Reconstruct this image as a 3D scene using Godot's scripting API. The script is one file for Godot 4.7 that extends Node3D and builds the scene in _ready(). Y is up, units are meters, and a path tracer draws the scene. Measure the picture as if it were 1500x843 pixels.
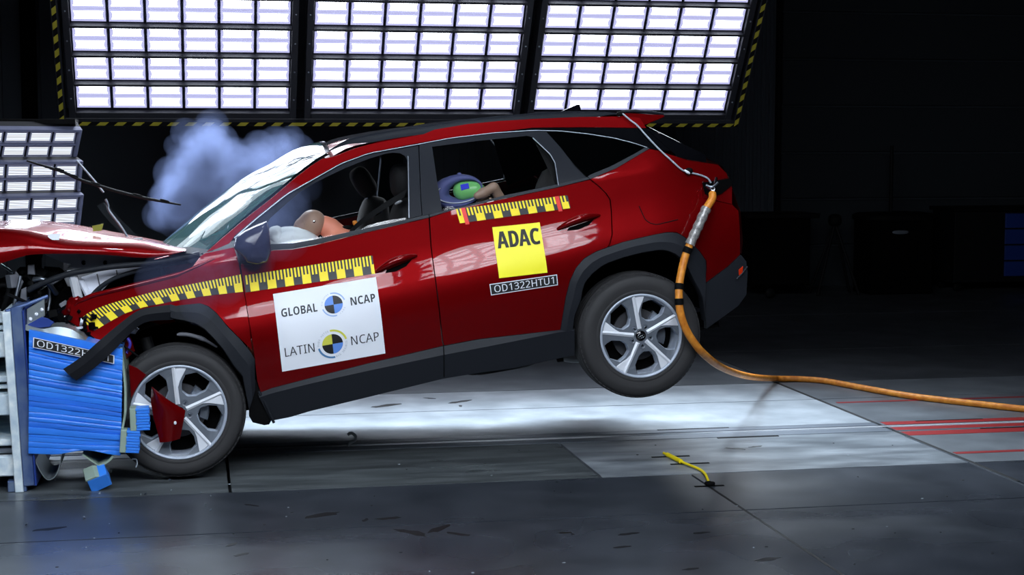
extends Node3D
# A crash hall: a red car, nose down, has just hit a blue deformable barrier under banks of LED floodlights.
# Metres, y up. x runs along the crash track (the car's nose points to -x), z towards the camera.
# The car's parts are given in the car's own frame: X from the front axle to the rear, Y up, Z across (near side +).

const CAR_PITCH := 8.5
var car_xf := Transform3D()
var taken := {}
var M := {}
var rng := RandomNumberGenerator.new()

const LED_BANK := 10.0
const BANK_BEAM := 4.6
const LED_BAR := 0.9
const LED_FRONT := 13.5

func _ready() -> void:
	rng.seed = 5
	car_xf = Transform3D(Basis(Vector3(0, 0, 1), deg_to_rad(CAR_PITCH)), Vector3(-0.018, 0.028, -0.92))
	# camera
	var yaw := deg_to_rad(11.014834)
	var pitch := deg_to_rad(4.984254)
	var cam := Camera3D.new()
	cam.name = "camera"
	add_child(cam)
	var fw := Vector3(sin(yaw) * cos(pitch), -sin(pitch), -cos(yaw) * cos(pitch))
	var rt := Vector3(cos(yaw), 0, sin(yaw))
	cam.transform = Transform3D(Basis(rt, rt.cross(fw), -fw), Vector3(0.0355, 1.9, 9.3023))
	cam.fov = 20.0447
	cam.near = 0.1
	cam.far = 80.0
	cam.current = true
	# environment: a closed dark hall
	var we := WorldEnvironment.new()
	we.name = "environment"
	var env := Environment.new()
	env.background_mode = Environment.BG_COLOR
	env.background_color = Color(0.0, 0.0, 0.0)
	env.tonemap_mode = Environment.TONE_MAPPER_LINEAR
	env.tonemap_exposure = 1.62
	env.sdfgi_enabled = true
	env.ssao_enabled = true
	env.ssil_enabled = true
	env.volumetric_fog_enabled = true
	env.volumetric_fog_density = 0.0
	we.environment = env
	add_child(we)
	make_materials()
	# lamps over the track: narrow floods looking down on the car
	for k in 5:
		flood(Vector3(-0.3 + 1.15 * k, 5.9, 1.15), Vector3(-0.2 + 1.15 * k, 0.5, -0.75), 3.0, 19.0, "square overhead flood lamp on the track beam, " + ["over the barrier", "over the windscreen", "over the front door", "over the rear door", "over the tail of the car"][k], "overhead flood lamps")
	build_room()
	build_floor()
	build_banks()
	build_car()
	build_barrier()
	build_dummies()
	build_cables()
	build_debris()
	build_yard()
	build_smoke()



# ---------------------------------------------------------------- naming
func numbered(called: String) -> String:
	if not taken.has(called):
		taken[called] = 0
		return called
	taken[called] += 1
	return "%s_%03d" % [called, taken[called]]

func thing(called: String, label: String, category: String, xf := Transform3D(), group := "") -> Node3D:
	var o := Node3D.new()
	o.name = numbered(called)
	add_child(o, true)
	o.transform = xf
	tag(o, label, category, group)
	return o

func tag(o: Node, label: String, category: String, group := "") -> void:
	o.set_meta("label", label)
	o.set_meta("category", category)
	if group != "":
		o.set_meta("group", group)

func put(called: String, mesh: Mesh, parent: Node = self, label := "") -> MeshInstance3D:
	var o := MeshInstance3D.new()
	o.name = numbered(called) if parent == self else called
	o.mesh = mesh
	o.cast_shadow = GeometryInstance3D.SHADOW_CASTING_SETTING_ON
	parent.add_child(o, true)
	if label != "":
		o.set_meta("label", label)
	return o

func struct(called: String, mesh: Mesh, label := "") -> MeshInstance3D:
	var o := put(called, mesh)
	o.set_meta("kind", "structure")
	if label != "":
		o.set_meta("label", label)
	return o

# ---------------------------------------------------------------- mesh helpers
func new_st() -> SurfaceTool:
	var st := SurfaceTool.new()
	st.begin(Mesh.PRIMITIVE_TRIANGLES)
	return st

func done(st: SurfaceTool, m: Material, into: ArrayMesh = null) -> ArrayMesh:
	st.generate_normals()
	var a: ArrayMesh = into if into else ArrayMesh.new()
	st.set_material(m)
	return st.commit(a)

func done_n(st: SurfaceTool, m: Material, into: ArrayMesh = null) -> ArrayMesh:
	var a: ArrayMesh = into if into else ArrayMesh.new()
	st.set_material(m)
	return st.commit(a)

func tri(st: SurfaceTool, a: Vector3, b: Vector3, c: Vector3) -> void:
	st.add_vertex(a)
	st.add_vertex(b)
	st.add_vertex(c)

func quad(st: SurfaceTool, a: Vector3, b: Vector3, c: Vector3, d: Vector3) -> void:
	tri(st, a, b, c)
	tri(st, a, c, d)

# one triangle with given normals, wound so that its front looks along them
func tri_n(st: SurfaceTool, p: Array, n: Array) -> void:
	var order := [0, 1, 2]
	if (p[1] - p[0]).cross(p[2] - p[0]).dot(n[0] + n[1] + n[2]) > 0.0:
		order = [0, 2, 1]
	for k in order:
		st.set_normal(n[k])
		st.add_vertex(p[k])

func strip(st: SurfaceTool, a: Array, b: Array, g := 0) -> void:
	st.set_smooth_group(g)
	for i in a.size() - 1:
		quad(st, a[i], a[i + 1], b[i + 1], b[i])

func loft(rows: Array, m: Material, creases := [], into: ArrayMesh = null) -> ArrayMesh:
	var st := new_st()
	var g := 0
	for k in rows.size() - 1:
		if k in creases:
			g += 1
		strip(st, rows[k], rows[k + 1], g)
	return done(st, m, into)

func tube(st: SurfaceTool, pts: Array, r: Variant, seg := 8, g := 0) -> void:
	var n := pts.size()
	var last := []
	var side := Vector3.ZERO
	for i in n:
		var t: Vector3 = (pts[mini(i + 1, n - 1)] - pts[maxi(i - 1, 0)]).normalized()
		if i == 0:
			side = t.cross(Vector3.UP if absf(t.y) < 0.9 else Vector3.RIGHT).normalized()
		else:
			side = (side - t * side.dot(t)).normalized()
		var up := side.cross(t)
		var rad: float = r[i] if r is Array else r
		var ring := []
		for k in seg + 1:
			var a := TAU * k / seg
			ring.append(pts[i] + (side * cos(a) + up * sin(a)) * rad)
		if i > 0:
			strip(st, last, ring, g)
		if i == 0 or i == n - 1:
			st.set_smooth_group(-1)
			for k in seg:
				if i == 0:
					tri(st, pts[i], ring[k], ring[k + 1])
				else:
					tri(st, pts[i], ring[k + 1], ring[k])
		last = ring

func tube_mesh(pts: Array, r: Variant, m: Material, seg := 8) -> ArrayMesh:
	var st := new_st()
	tube(st, pts, r, seg)
	return done(st, m)

# smooth curve through points
func curve(pts: Array, n: int) -> Array:
	var c := Curve3D.new()
	for i in pts.size():
		var t: Vector3 = (pts[mini(i + 1, pts.size() - 1)] - pts[maxi(i - 1, 0)]) / 6.0
		c.add_point(pts[i], -t, t)
	var out := []
	var full := c.get_baked_length()
	for i in n:
		out.append(c.sample_baked(full * i / (n - 1.0), true))
	return out

func resample(pts: Array, n: int) -> Array:
	var full := 0.0
	for i in pts.size() - 1:
		full += pts[i].distance_to(pts[i + 1])
	var out := []
	var at := 0
	var gone := 0.0
	for k in n:
		var want := full * k / (n - 1.0)
		while at < pts.size() - 2 and gone + pts[at].distance_to(pts[at + 1]) < want:
			gone += pts[at].distance_to(pts[at + 1])
			at += 1
		var len: float = pts[at].distance_to(pts[at + 1])
		out.append(pts[at].lerp(pts[at + 1], clampf((want - gone) / maxf(len, 1e-6), 0.0, 1.0)))
	return out

# profile of (radius, z) turned about z
func lathe(st: SurfaceTool, prof: Array, seg: int, sharp := []) -> void:
	var g := 0
	for k in prof.size() - 1:
		if k in sharp:
			g += 1
		var a := []
		var b := []
		for i in seg + 1:
			var t := TAU * i / seg
			a.append(Vector3(cos(t) * prof[k].x, sin(t) * prof[k].x, prof[k].y))
			b.append(Vector3(cos(t) * prof[k + 1].x, sin(t) * prof[k + 1].x, prof[k + 1].y))
		strip(st, a, b, g)

# outline in xy, from z0 to z1, its front edge chamfered by ch
func prism(st: SurfaceTool, poly: Array, z0: float, z1: float, xf := Transform3D(), ch := 0.0) -> void:
	var pv := PackedVector2Array(poly)
	if Geometry2D.is_polygon_clockwise(pv):
		pv.reverse()
	var top := pv
	if ch > 0.0:
		var inner := Geometry2D.offset_polygon(pv, -ch, Geometry2D.JOIN_MITER)
		if inner.size() == 1 and inner[0].size() == pv.size():
			top = inner[0]
			if Geometry2D.is_polygon_clockwise(top):
				top.reverse()
			var best := 0
			for i in top.size():
				if top[i].distance_to(pv[0]) < top[best].distance_to(pv[0]):
					best = i
			var turned := PackedVector2Array()
			for i in top.size():
				turned.append(top[(best + i) % top.size()])
			top = turned
		else:
			ch = 0.0
	st.set_smooth_group(-1)
	var n := pv.size()
	for face in [[top, z1, false], [pv, z0, true]]:
		var ids := Geometry2D.triangulate_polygon(face[0])
		for k in range(0, ids.size(), 3):
			var q := []
			for e in 3:
				q.append(xf * Vector3(face[0][ids[k + e]].x, face[0][ids[k + e]].y, face[1]))
			var up: Vector3 = (q[1] - q[0]).cross(q[2] - q[0])
			var out := xf.basis.z * (-1.0 if face[2] else 1.0)
			if up.dot(out) > 0.0:
				tri(st, q[0], q[2], q[1])
			else:
				tri(st, q[0], q[1], q[2])
	var zm := z1 - ch
	for i in n:
		var j := (i + 1) % n
		var a := xf * Vector3(pv[i].x, pv[i].y, z0)
		var b := xf * Vector3(pv[j].x, pv[j].y, z0)
		var c := xf * Vector3(pv[j].x, pv[j].y, zm)
		var d := xf * Vector3(pv[i].x, pv[i].y, zm)
		quad(st, a, d, c, b)
		if ch > 0.0:
			quad(st, d, xf * Vector3(top[i].x, top[i].y, z1), xf * Vector3(top[j].x, top[j].y, z1), c)

func prism_mesh(poly: Array, z0: float, z1: float, m: Material, ch := 0.0, xf := Transform3D()) -> ArrayMesh:
	var st := new_st()
	prism(st, poly, z0, z1, xf, ch)
	return done(st, m)

func rect(x0: float, y0: float, x1: float, y1: float) -> Array:
	return [Vector2(x0, y0), Vector2(x1, y0), Vector2(x1, y1), Vector2(x0, y1)]

func box(st: SurfaceTool, lo: Vector3, hi: Vector3, ch := 0.004, xf := Transform3D()) -> void:
	prism(st, rect(lo.x, lo.y, hi.x, hi.y), lo.z, hi.z, xf, ch)

func box_mesh(lo: Vector3, hi: Vector3, m: Material, ch := 0.004) -> ArrayMesh:
	var st := new_st()
	box(st, lo, hi, ch)
	return done(st, m)

# pillow-like body: p = 2 a ball, larger p boxier; bumps by noise
func blob(size: Vector3, p: float, m: Material, amp := 0.0, freq := 3.0, seed_ := 1, xf := Transform3D(), rings := 20, segs := 32) -> ArrayMesh:
	var nz := FastNoiseLite.new()
	nz.seed = seed_
	nz.frequency = freq
	var st := new_st()
	var last := []
	for i in rings + 1:
		var la := PI * i / rings - PI / 2.0
		var row := []
		for k in segs + 1:
			var lo := TAU * (k % segs) / segs
			var d := Vector3(cos(la) * cos(lo), sin(la), cos(la) * sin(lo))
			var f := pow(pow(absf(d.x), p) + pow(absf(d.y), p) + pow(absf(d.z), p), -1.0 / p)
			var q := d * f * size * 0.5
			if amp > 0.0:
				q += d * nz.get_noise_3dv(q) * amp
			row.append(xf * q)
		if i > 0:
			strip(st, row, last, 0)
		last = row
	return done(st, m)

# one continuous skin over tapered bones: smooth minimum of capsules, meshed with surface nets
func skin(bones: Array, k: float, cell: float, m: Material) -> ArrayMesh:
	var lo := Vector3.INF
	var hi := -Vector3.INF
	for b in bones:
		for e in 2:
			var r: Vector3 = Vector3.ONE * (b[2 + e] + cell * 2.0 + k * 0.3)
			lo = lo.min(b[e] - r)
			hi = hi.max(b[e] + r)
	var n := Vector3i(((hi - lo) / cell).ceil()) + Vector3i.ONE
	var f := PackedFloat32Array()
	f.resize(n.x * n.y * n.z)
	for z in n.z:
		for y in n.y:
			for x in n.x:
				var p := lo + Vector3(x, y, z) * cell
				var sum := 0.0
				for b in bones:
					var ab: Vector3 = b[1] - b[0]
					var t := clampf((p - b[0]).dot(ab) / maxf(ab.length_squared(), 1e-9), 0.0, 1.0)
					var d: float = p.distance_to(b[0] + ab * t) - lerpf(b[2], b[3], t)
					sum += exp(-clampf(d / k, -20.0, 20.0))
				f[(z * n.y + y) * n.x + x] = -k * log(sum)
	var vert := {}
	var pos := []
	var step := [1, n.x, n.x * n.y]
	for z in n.z - 1:
		for y in n.y - 1:
			for x in n.x - 1:
				var at := (z * n.y + y) * n.x + x
				var mid := Vector3.ZERO
				var cnt := 0
				for e in 12:
					var ax := e / 4
					var u := (ax + 1) % 3
					var v := (ax + 2) % 3
					var o: int = at + (step[u] if e & 1 else 0) + (step[v] if e & 2 else 0)
					var fa := f[o]
					var fb := f[o + step[ax]]
					if (fa < 0.0) != (fb < 0.0):
						var q := Vector3.ZERO
						q[u] = 1.0 if e & 1 else 0.0
						q[v] = 1.0 if e & 2 else 0.0
						q[ax] = fa / (fa - fb)
						mid += q
						cnt += 1
				if cnt:
					vert[at] = pos.size()
					pos.append(lo + (Vector3(x, y, z) + mid / cnt) * cell)
	var st := new_st()
	for at in vert:
		for ax in 3:
			var u := (ax + 1) % 3
			var v := (ax + 2) % 3
			var fa := f[at]
			var fb := f[at + step[ax]]
			if (fa < 0.0) != (fb < 0.0):
				var q := [at, at - step[u], at - step[u] - step[v], at - step[v]]
				if vert.has(q[1]) and vert.has(q[2]) and vert.has(q[3]):
					var c := [pos[vert[q[0]]], pos[vert[q[1]]], pos[vert[q[2]]], pos[vert[q[3]]]]
					if fa < 0.0:
						quad(st, c[0], c[3], c[2], c[1])
					else:
						quad(st, c[0], c[1], c[2], c[3])
	return done(st, m)

# ---------------------------------------------------------------- the car's flank: half its width at (X, Y)
const PT := [-1.2, -1.0, -0.8, -0.65, -0.55, -0.46, -0.40, -0.36, -0.30, -0.25, -0.20, -0.10, 0.0]
const PW := [-0.06, 0.0, 0.04, 0.062, 0.074, 0.077, 0.072, 0.064, 0.0485, 0.036, 0.026, 0.012, 0.0]

func belt(x: float) -> float:
	return 1.148 + 0.063 * x

func tangent(i: int) -> float:
	if i == 0:
		return (PW[1] - PW[0]) / (PT[1] - PT[0])
	if i == PT.size() - 1:
		return (PW[i] - PW[i - 1]) / (PT[i] - PT[i - 1])
	var a: float = PT[i] - PT[i - 1]
	var b: float = PT[i + 1] - PT[i]
	return (a * a * PW[i + 1] + (b * b - a * a) * PW[i] - b * b * PW[i - 1]) / (a * b * (a + b))

func flank(x: float, y: float) -> float:
	var t := y - belt(x)
	var w := 0.853
	if x > 2.9:
		w -= 0.13 * pow((x - 2.9) / 0.75, 2.0)
	if x < 0.3:
		w -= 0.05 * pow((0.3 - x) / 0.9, 2.0)
	if t > 0.0:
		return w - (0.39 * t + 0.20 * t * t)
	t = maxf(t, PT[0])
	var i := 0
	while i < PT.size() - 2 and t > PT[i + 1]:
		i += 1
	var h: float = PT[i + 1] - PT[i]
	var u: float = (t - PT[i]) / h
	var u2: float = u * u
	var u3: float = u2 * u
	return w + (2 * u3 - 3 * u2 + 1) * PW[i] + (u3 - 2 * u2 + u) * h * tangent(i) + (-2 * u3 + 3 * u2) * PW[i + 1] + (u3 - u2) * h * tangent(i + 1)

func on_flank(p: Vector2, off := 0.0, side := 1.0) -> Vector3:
	return Vector3(p.x, p.y, (flank(p.x, p.y) + off) * side)

func flank_n(p: Vector2, side := 1.0) -> Vector3:
	var e := 0.004
	var n := Vector3(-(flank(p.x + e, p.y) - flank(p.x - e, p.y)) / (2 * e), -(flank(p.x, p.y + e) - flank(p.x, p.y - e)) / (2 * e), 1.0).normalized()
	return Vector3(n.x, n.y, n.z * side)

func flank_row(pts: Array, off: float, n: int, side := 1.0) -> Array:
	var out := []
	for p in resample(pts, n):
		out.append(on_flank(p, off, side))
	return out

# a sheet of the flank inside an outline, with a gap round it and its edge folded inwards
func panel(poly: Array, m: Material, off := 0.0, thick := 0.025, gap := 0.002, side := 1.0, cell := 0.05) -> ArrayMesh:
	var pv := PackedVector2Array(poly)
	if Geometry2D.is_polygon_clockwise(pv):
		pv.reverse()
	var shrunk: Array = [pv]
	if gap != 0.0:
		shrunk = Geometry2D.offset_polygon(pv, -gap)
	var st := new_st()
	for piece: PackedVector2Array in shrunk:
		var lo: Vector2 = piece[0]
		var hi: Vector2 = piece[0]
		for q in piece:
			lo = lo.min(q)
			hi = hi.max(q)
		var nx := int((hi.x - lo.x) / cell) + 1
		var ny := int((hi.y - lo.y) / cell) + 1
		for i in nx:
			for j in ny:
				var a := lo + Vector2(i, j) * cell
				for part in Geometry2D.intersect_polygons(piece, PackedVector2Array([a, a + Vector2(cell, 0), a + Vector2(cell, cell), a + Vector2(0, cell)])):
					var ids := Geometry2D.triangulate_polygon(part)
					for k in range(0, ids.size(), 3):
						var p := []
						var n := []
						for e in 3:
							p.append(on_flank(part[ids[k + e]], off, side))
							n.append(flank_n(part[ids[k + e]], side))
						tri_n(st, p, n)
		if thick > 0.0:
			var c := piece.size()
			for i in c:
				var a: Vector2 = piece[i]
				var b: Vector2 = piece[(i + 1) % c]
				var d := (b - a)
				var steps := int(d.length() / 0.04) + 1
				var out2 := Vector2(d.y, -d.x).normalized()
				var nn := Vector3(out2.x, out2.y, 0)
				for s in steps:
					var p0 := a + d * s / steps
					var p1 := a + d * (s + 1) / steps
					var q0 := on_flank(p0, off, side)
					var q1 := on_flank(p1, off, side)
					var dz := Vector3(0, 0, -thick * side)
					tri_n(st, [q0, q1, q1 + dz], [nn, nn, nn])
					tri_n(st, [q0, q1 + dz, q0 + dz], [nn, nn, nn])
	return done_n(st, m)

# print on the flank: (u, v) of a sheet between a top and a bottom line
func sheet_at(top: Array, bot: Array, u: float, v: float) -> Vector2:
	return at_length(bot, u).lerp(at_length(top, u), v)

func at_length(pts: Array, u: float) -> Vector2:
	if pts.size() == 2:
		return pts[0].lerp(pts[1], u)
	var full := 0.0
	for i in pts.size() - 1:
		full += pts[i].distance_to(pts[i + 1])
	var want := u * full
	for i in pts.size() - 1:
		var d: float = pts[i].distance_to(pts[i + 1])
		if want <= d or i == pts.size() - 2:
			return pts[i].lerp(pts[i + 1], want / d)
		want -= d
	return pts[-1]

func print_poly(st: SurfaceTool, poly: Array, top: Array, bot: Array, off: float) -> void:
	var pv := PackedVector2Array(poly)
	var ids := Geometry2D.triangulate_polygon(pv)
	for k in range(0, ids.size(), 3):
		var p := []
		var n := []
		for e in 3:
			var q := sheet_at(top, bot, pv[ids[k + e]].x, pv[ids[k + e]].y)
			p.append(on_flank(q, off))
			n.append(flank_n(q))
		tri_n(st, p, n)

func print_grid(st: SurfaceTool, nu: int, nv: int, top: Array, bot: Array, off: float) -> void:
	for i in nu:
		for j in nv:
			print_poly(st, rect(float(i) / nu, float(j) / nv, (i + 1.0) / nu, (j + 1.0) / nv), top, bot, off)

# front faces of lettering as triangles in a box of given height, left end at 0
func letters(text: String, bold := true, face := "Droid Sans") -> PackedVector2Array:
	var tm := TextMesh.new()
	var f := SystemFont.new()
	f.font_names = PackedStringArray([face])
	f.font_weight = 700 if bold else 400
	tm.font = f
	tm.text = text
	tm.font_size = 64
	tm.pixel_size = 0.01
	tm.depth = 0.1
	tm.curve_step = 1.0
	tm.horizontal_alignment = HORIZONTAL_ALIGNMENT_LEFT
	var arr := tm.get_mesh_arrays()
	var v: PackedVector3Array = arr[Mesh.ARRAY_VERTEX]
	var ids: PackedInt32Array = arr[Mesh.ARRAY_INDEX]
	var out := PackedVector2Array()
	var lo := Vector2.INF
	var hi := -Vector2.INF
	for k in range(0, ids.size(), 3):
		if v[ids[k]].z > 0.0 and v[ids[k + 1]].z > 0.0 and v[ids[k + 2]].z > 0.0:
			for e in 3:
				var q := Vector2(v[ids[k + e]].x, v[ids[k + e]].y)
				out.append(q)
				lo = lo.min(q)
				hi = hi.max(q)
	for i in out.size():
		out[i] = (out[i] - lo) / (hi - lo)
	return out

# lettering inside the rectangle u0..u1, v0..v1 of a sheet on the flank
func print_text(st: SurfaceTool, text: String, u0: float, v0: float, u1: float, v1: float, top: Array, bot: Array, off: float, bold := true) -> void:
	var t := letters(text, bold)
	for k in range(0, t.size(), 3):
		var p := []
		var n := []
		for e in 3:
			var q := sheet_at(top, bot, lerpf(u0, u1, t[k + e].x), lerpf(v0, v1, t[k + e].y))
			p.append(on_flank(q, off))
			n.append(flank_n(q))
		tri_n(st, p, n)

func arc(cx: float, cy: float, rx: float, ry: float, a0: float, a1: float, n := 16, r_in := 0.0) -> Array:
	var out := []
	for i in n + 1:
		var a := deg_to_rad(lerpf(a0, a1, float(i) / n))
		out.append(Vector2(cx + cos(a) * rx, cy + sin(a) * ry))
	if r_in <= 0.0:
		out.append(Vector2(cx, cy))
	else:
		for i in n + 1:
			var a := deg_to_rad(lerpf(a1, a0, float(i) / n))
			out.append(Vector2(cx + cos(a) * rx * r_in, cy + sin(a) * ry * r_in))
	return out

# ---------------------------------------------------------------- materials
func mat(c: Color, rough := 0.6, metal := 0.0) -> StandardMaterial3D:
	var m := StandardMaterial3D.new()
	m.albedo_color = c
	m.roughness = rough
	m.metallic = metal
	return m

func noise_tex(freq: float, lo: Color, hi: Color, size := 512, seed_ := 3, octaves := 5, cell := false) -> NoiseTexture2D:
	var n := FastNoiseLite.new()
	n.noise_type = FastNoiseLite.TYPE_CELLULAR if cell else FastNoiseLite.TYPE_SIMPLEX_SMOOTH
	n.frequency = freq
	n.seed = seed_
	n.fractal_octaves = octaves
	var t := NoiseTexture2D.new()
	t.width = size
	t.height = size
	t.seamless = true
	t.noise = n
	var g := Gradient.new()
	g.set_color(0, lo)
	g.set_color(1, hi)
	t.color_ramp = g
	return t

func concrete(lo: Color, hi: Color, rough_lo: float, rough_hi: float, seed_: int, scale := Vector3(0.35, 0.35, 0.35)) -> StandardMaterial3D:
	var m := mat(Color.WHITE, 1.0)
	m.albedo_texture = noise_tex(0.006, lo, hi, 1024, seed_, 7)
	m.roughness_texture = noise_tex(0.004, Color(rough_lo, rough_lo, rough_lo), Color(rough_hi, rough_hi, rough_hi), 512, seed_ + 9, 3)
	m.uv1_triplanar = true
	m.uv1_world_triplanar = true
	m.uv1_scale = scale
	return m

func make_materials() -> void:
	var red := mat(Color(0.42, 0.012, 0.024), 0.38, 0.45)
	red.metallic_specular = 0.12
	red.clearcoat_enabled = true
	red.clearcoat = 0.6
	red.clearcoat_roughness = 0.02
	M.red = red
	var plas := mat(Color(0.125, 0.137, 0.16), 0.55)
	M.plastic = plas
	M.trim = mat(Color(0.10, 0.112, 0.14), 0.42)
	plas.metallic_specular = 0.32
	M.trim.metallic_specular = 0.22
	M.gloss = mat(Color(0.03, 0.032, 0.045), 0.12)
	M.seal = mat(Color(0.15, 0.165, 0.19), 0.5)
	M.seal.metallic_specular = 0.3
	M.mirror = mat(Color(0.20, 0.21, 0.30), 0.22)
	M.black = mat(Color(0.035, 0.037, 0.042), 0.7)
	M.dark = mat(Color(0.06, 0.063, 0.07), 0.6)
	M.soot = mat(Color(0.02, 0.02, 0.022), 0.8)
	M.soot.metallic_specular = 0.15
	M.black.metallic_specular = 0.22
	M.dark.metallic_specular = 0.25
	M.chrome = mat(Color(0.75, 0.77, 0.8), 0.12, 1.0)
	M.steel = mat(Color(0.55, 0.58, 0.62), 0.35, 0.9)
	M.rub = mat(Color(0.165, 0.165, 0.172), 0.75)
	M.alloy = mat(Color(0.70, 0.74, 0.80), 0.40, 0.2)
	M.alloy_cut = mat(Color(0.92, 0.94, 0.97), 0.3, 0.15)
	M.alloy_dark = mat(Color(0.40, 0.43, 0.47), 0.45, 0.2)
	M.disc = mat(Color(0.30, 0.30, 0.31), 0.45, 0.8)
	var glass := mat(Color(0.02, 0.03, 0.035, 0.12), 0.02)
	glass.transparency = BaseMaterial3D.TRANSPARENCY_ALPHA
	M.glass = glass
	var tint := mat(Color(0.008, 0.01, 0.012, 0.93), 0.03)
	tint.transparency = BaseMaterial3D.TRANSPARENCY_ALPHA
	M.tint = tint
	var clear := mat(Color(0.5, 0.55, 0.58, 0.04), 0.05)
	clear.transparency = BaseMaterial3D.TRANSPARENCY_ALPHA
	M.clear = clear
	var ws := mat(Color(0.36, 0.52, 0.52, 0.45), 0.02)
	ws.transparency = BaseMaterial3D.TRANSPARENCY_ALPHA
	M.windscreen = ws
	M.white = mat(Color(0.90, 0.92, 0.95), 0.55)
	M.print_dark = mat(Color(0.16, 0.18, 0.21), 0.6)
	M.print_black = mat(Color(0.07, 0.075, 0.085), 0.55)
	M.print_blue = mat(Color(0.36, 0.55, 0.86), 0.55)
	M.print_pale = mat(Color(0.58, 0.70, 0.88), 0.55)
	M.print_teal = mat(Color(0.30, 0.50, 0.68), 0.55)
	M.print_olive = mat(Color(0.80, 0.80, 0.30), 0.55)
	M.print_grey = mat(Color(0.62, 0.66, 0.70), 0.6)
	M.yellow = mat(Color(0.98, 0.88, 0.08), 0.5)
	M.adac = mat(Color(0.99, 0.95, 0.15), 0.5)
	M.redtape = mat(Color(0.90, 0.16, 0.12), 0.5)
	M.tape_black = mat(Color(0.10, 0.105, 0.12), 0.45)
	var blue := mat(Color(0.19, 0.50, 0.93), 0.33)
	blue.normal_enabled = true
	blue.normal_scale = 0.12
	var bn := noise_tex(0.02, Color.BLACK, Color.WHITE, 256, 21, 4)
	bn.as_normal_map = true
	bn.bump_strength = 6.0
	blue.normal_texture = bn
	blue.uv1_triplanar = true
	blue.uv1_scale = Vector3(1.2, 7.0, 1.2)
	M.blue = blue
	M.blue_b = mat(Color(0.22, 0.54, 0.95), 0.38)
	M.blue_c = mat(Color(0.15, 0.44, 0.88), 0.42)
	M.blue_dark = mat(Color(0.08, 0.20, 0.50), 0.5)
	M.alu_bright = mat(Color(0.88, 0.90, 0.93), 0.25, 0.3)
	M.alu = mat(Color(0.62, 0.66, 0.68), 0.4, 0.8)
	M.alu_green = mat(Color(0.60, 0.68, 0.62), 0.5, 0.2)
	var fr := mat(Color.WHITE, 0.5)
	fr.albedo_texture = noise_tex(0.012, Color(0.66, 0.75, 0.82), Color(0.95, 0.98, 0.98), 512, 14, 6)
	fr.uv1_triplanar = true
	fr.uv1_scale = Vector3(1.4, 1.4, 1.4)
	M.frame_white = fr
	var fb := mat(Color.WHITE, 0.42, 0.35)
	fb.albedo_texture = noise_tex(0.009, Color(0.16, 0.26, 0.52), Color(0.48, 0.55, 0.64), 512, 15, 6)
	fb.uv1_triplanar = true
	fb.uv1_scale = Vector3(1.1, 0.7, 1.1)
	M.frame_blue = fb
	M.hose = mat(Color(0.93, 0.56, 0.16), 0.5)
	var hs := mat(Color.WHITE, 0.5)
	hs.albedo_texture = noise_tex(0.02, Color(0.74, 0.40, 0.10), Color(1.0, 0.70, 0.26), 256, 31, 5)
	hs.uv1_triplanar = true
	hs.uv1_scale = Vector3(3, 3, 3)
	M.hose_worn = hs
	var tp := mat(Color.WHITE, 0.35, 0.3)
	tp.albedo_texture = noise_tex(0.03, Color(0.42, 0.42, 0.43), Color(0.78, 0.77, 0.75), 256, 32, 4)
	tp.uv1_triplanar = true
	tp.uv1_scale = Vector3(6, 6, 6)
	M.greytape = tp
	M.skin_tan = mat(Color(0.66, 0.54, 0.47), 0.45)
	M.skin_pink = mat(Color(0.93, 0.58, 0.47), 0.55)
	M.skin_brown = mat(Color(0.60, 0.50, 0.43), 0.5)
	M.green_head = mat(Color(0.50, 0.82, 0.48), 0.3)
	M.seat_navy = mat(Color(0.36, 0.39, 0.60), 0.7)
	M.seat_dark = mat(Color(0.05, 0.055, 0.065), 0.8)
	var ab := mat(Color(0.94, 0.97, 0.98), 0.85)
	ab.normal_enabled = true
	var an := noise_tex(0.012, Color.BLACK, Color.WHITE, 256, 23, 4)
	an.as_normal_map = true
	an.bump_strength = 8.0
	ab.normal_texture = an
	ab.uv1_triplanar = true
	ab.uv1_scale = Vector3(2.2, 2.2, 2.2)
	M.airbag = ab
	M.lamp_red = mat(Color(0.35, 0.02, 0.03), 0.1)
	M.amber = mat(Color(0.85, 0.2, 0.05), 0.3)
	M.purple_blue = mat(Color(0.12, 0.18, 0.85), 0.4)
	M.purple = mat(Color(0.35, 0.30, 0.85), 0.4)
	M.olive = mat(Color(0.50, 0.50, 0.12), 0.5)
	M.paint_red = mat(Color(0.55, 0.10, 0.11), 0.5)
	M.inner_white = mat(Color(0.86, 0.88, 0.93), 0.5)
	M.inner_grey = mat(Color(0.40, 0.41, 0.44), 0.6)
	M.plastic_deep = mat(Color(0.085, 0.093, 0.112), 0.55)
	M.plastic_deep.metallic_specular = 0.3
	M.tower_grey = mat(Color(0.58, 0.59, 0.61), 0.6)
	M.tar = mat(Color(0.05, 0.06, 0.075), 0.6)
	M.hazard_yellow = mat(Color(0.55, 0.52, 0.10), 0.6)
	M.wall = mat(Color(0.25, 0.28, 0.31), 0.85)
	M.wall_door = mat(Color(0.10, 0.13, 0.155), 0.75)
	M.ceiling = mat(Color(0.06, 0.065, 0.07), 0.9)
	M.lamp_body = mat(Color(0.10, 0.105, 0.13), 0.5, 0.3)
	M.lamp_tray = mat(Color(0.40, 0.42, 0.52), 0.5, 0.2)
	M.led = led_material(16, 5, LED_BANK)
	M.led_bar = led_material(14, 5, LED_BAR, true)
	M.led_front = led_material(16, 5, LED_FRONT)

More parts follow.
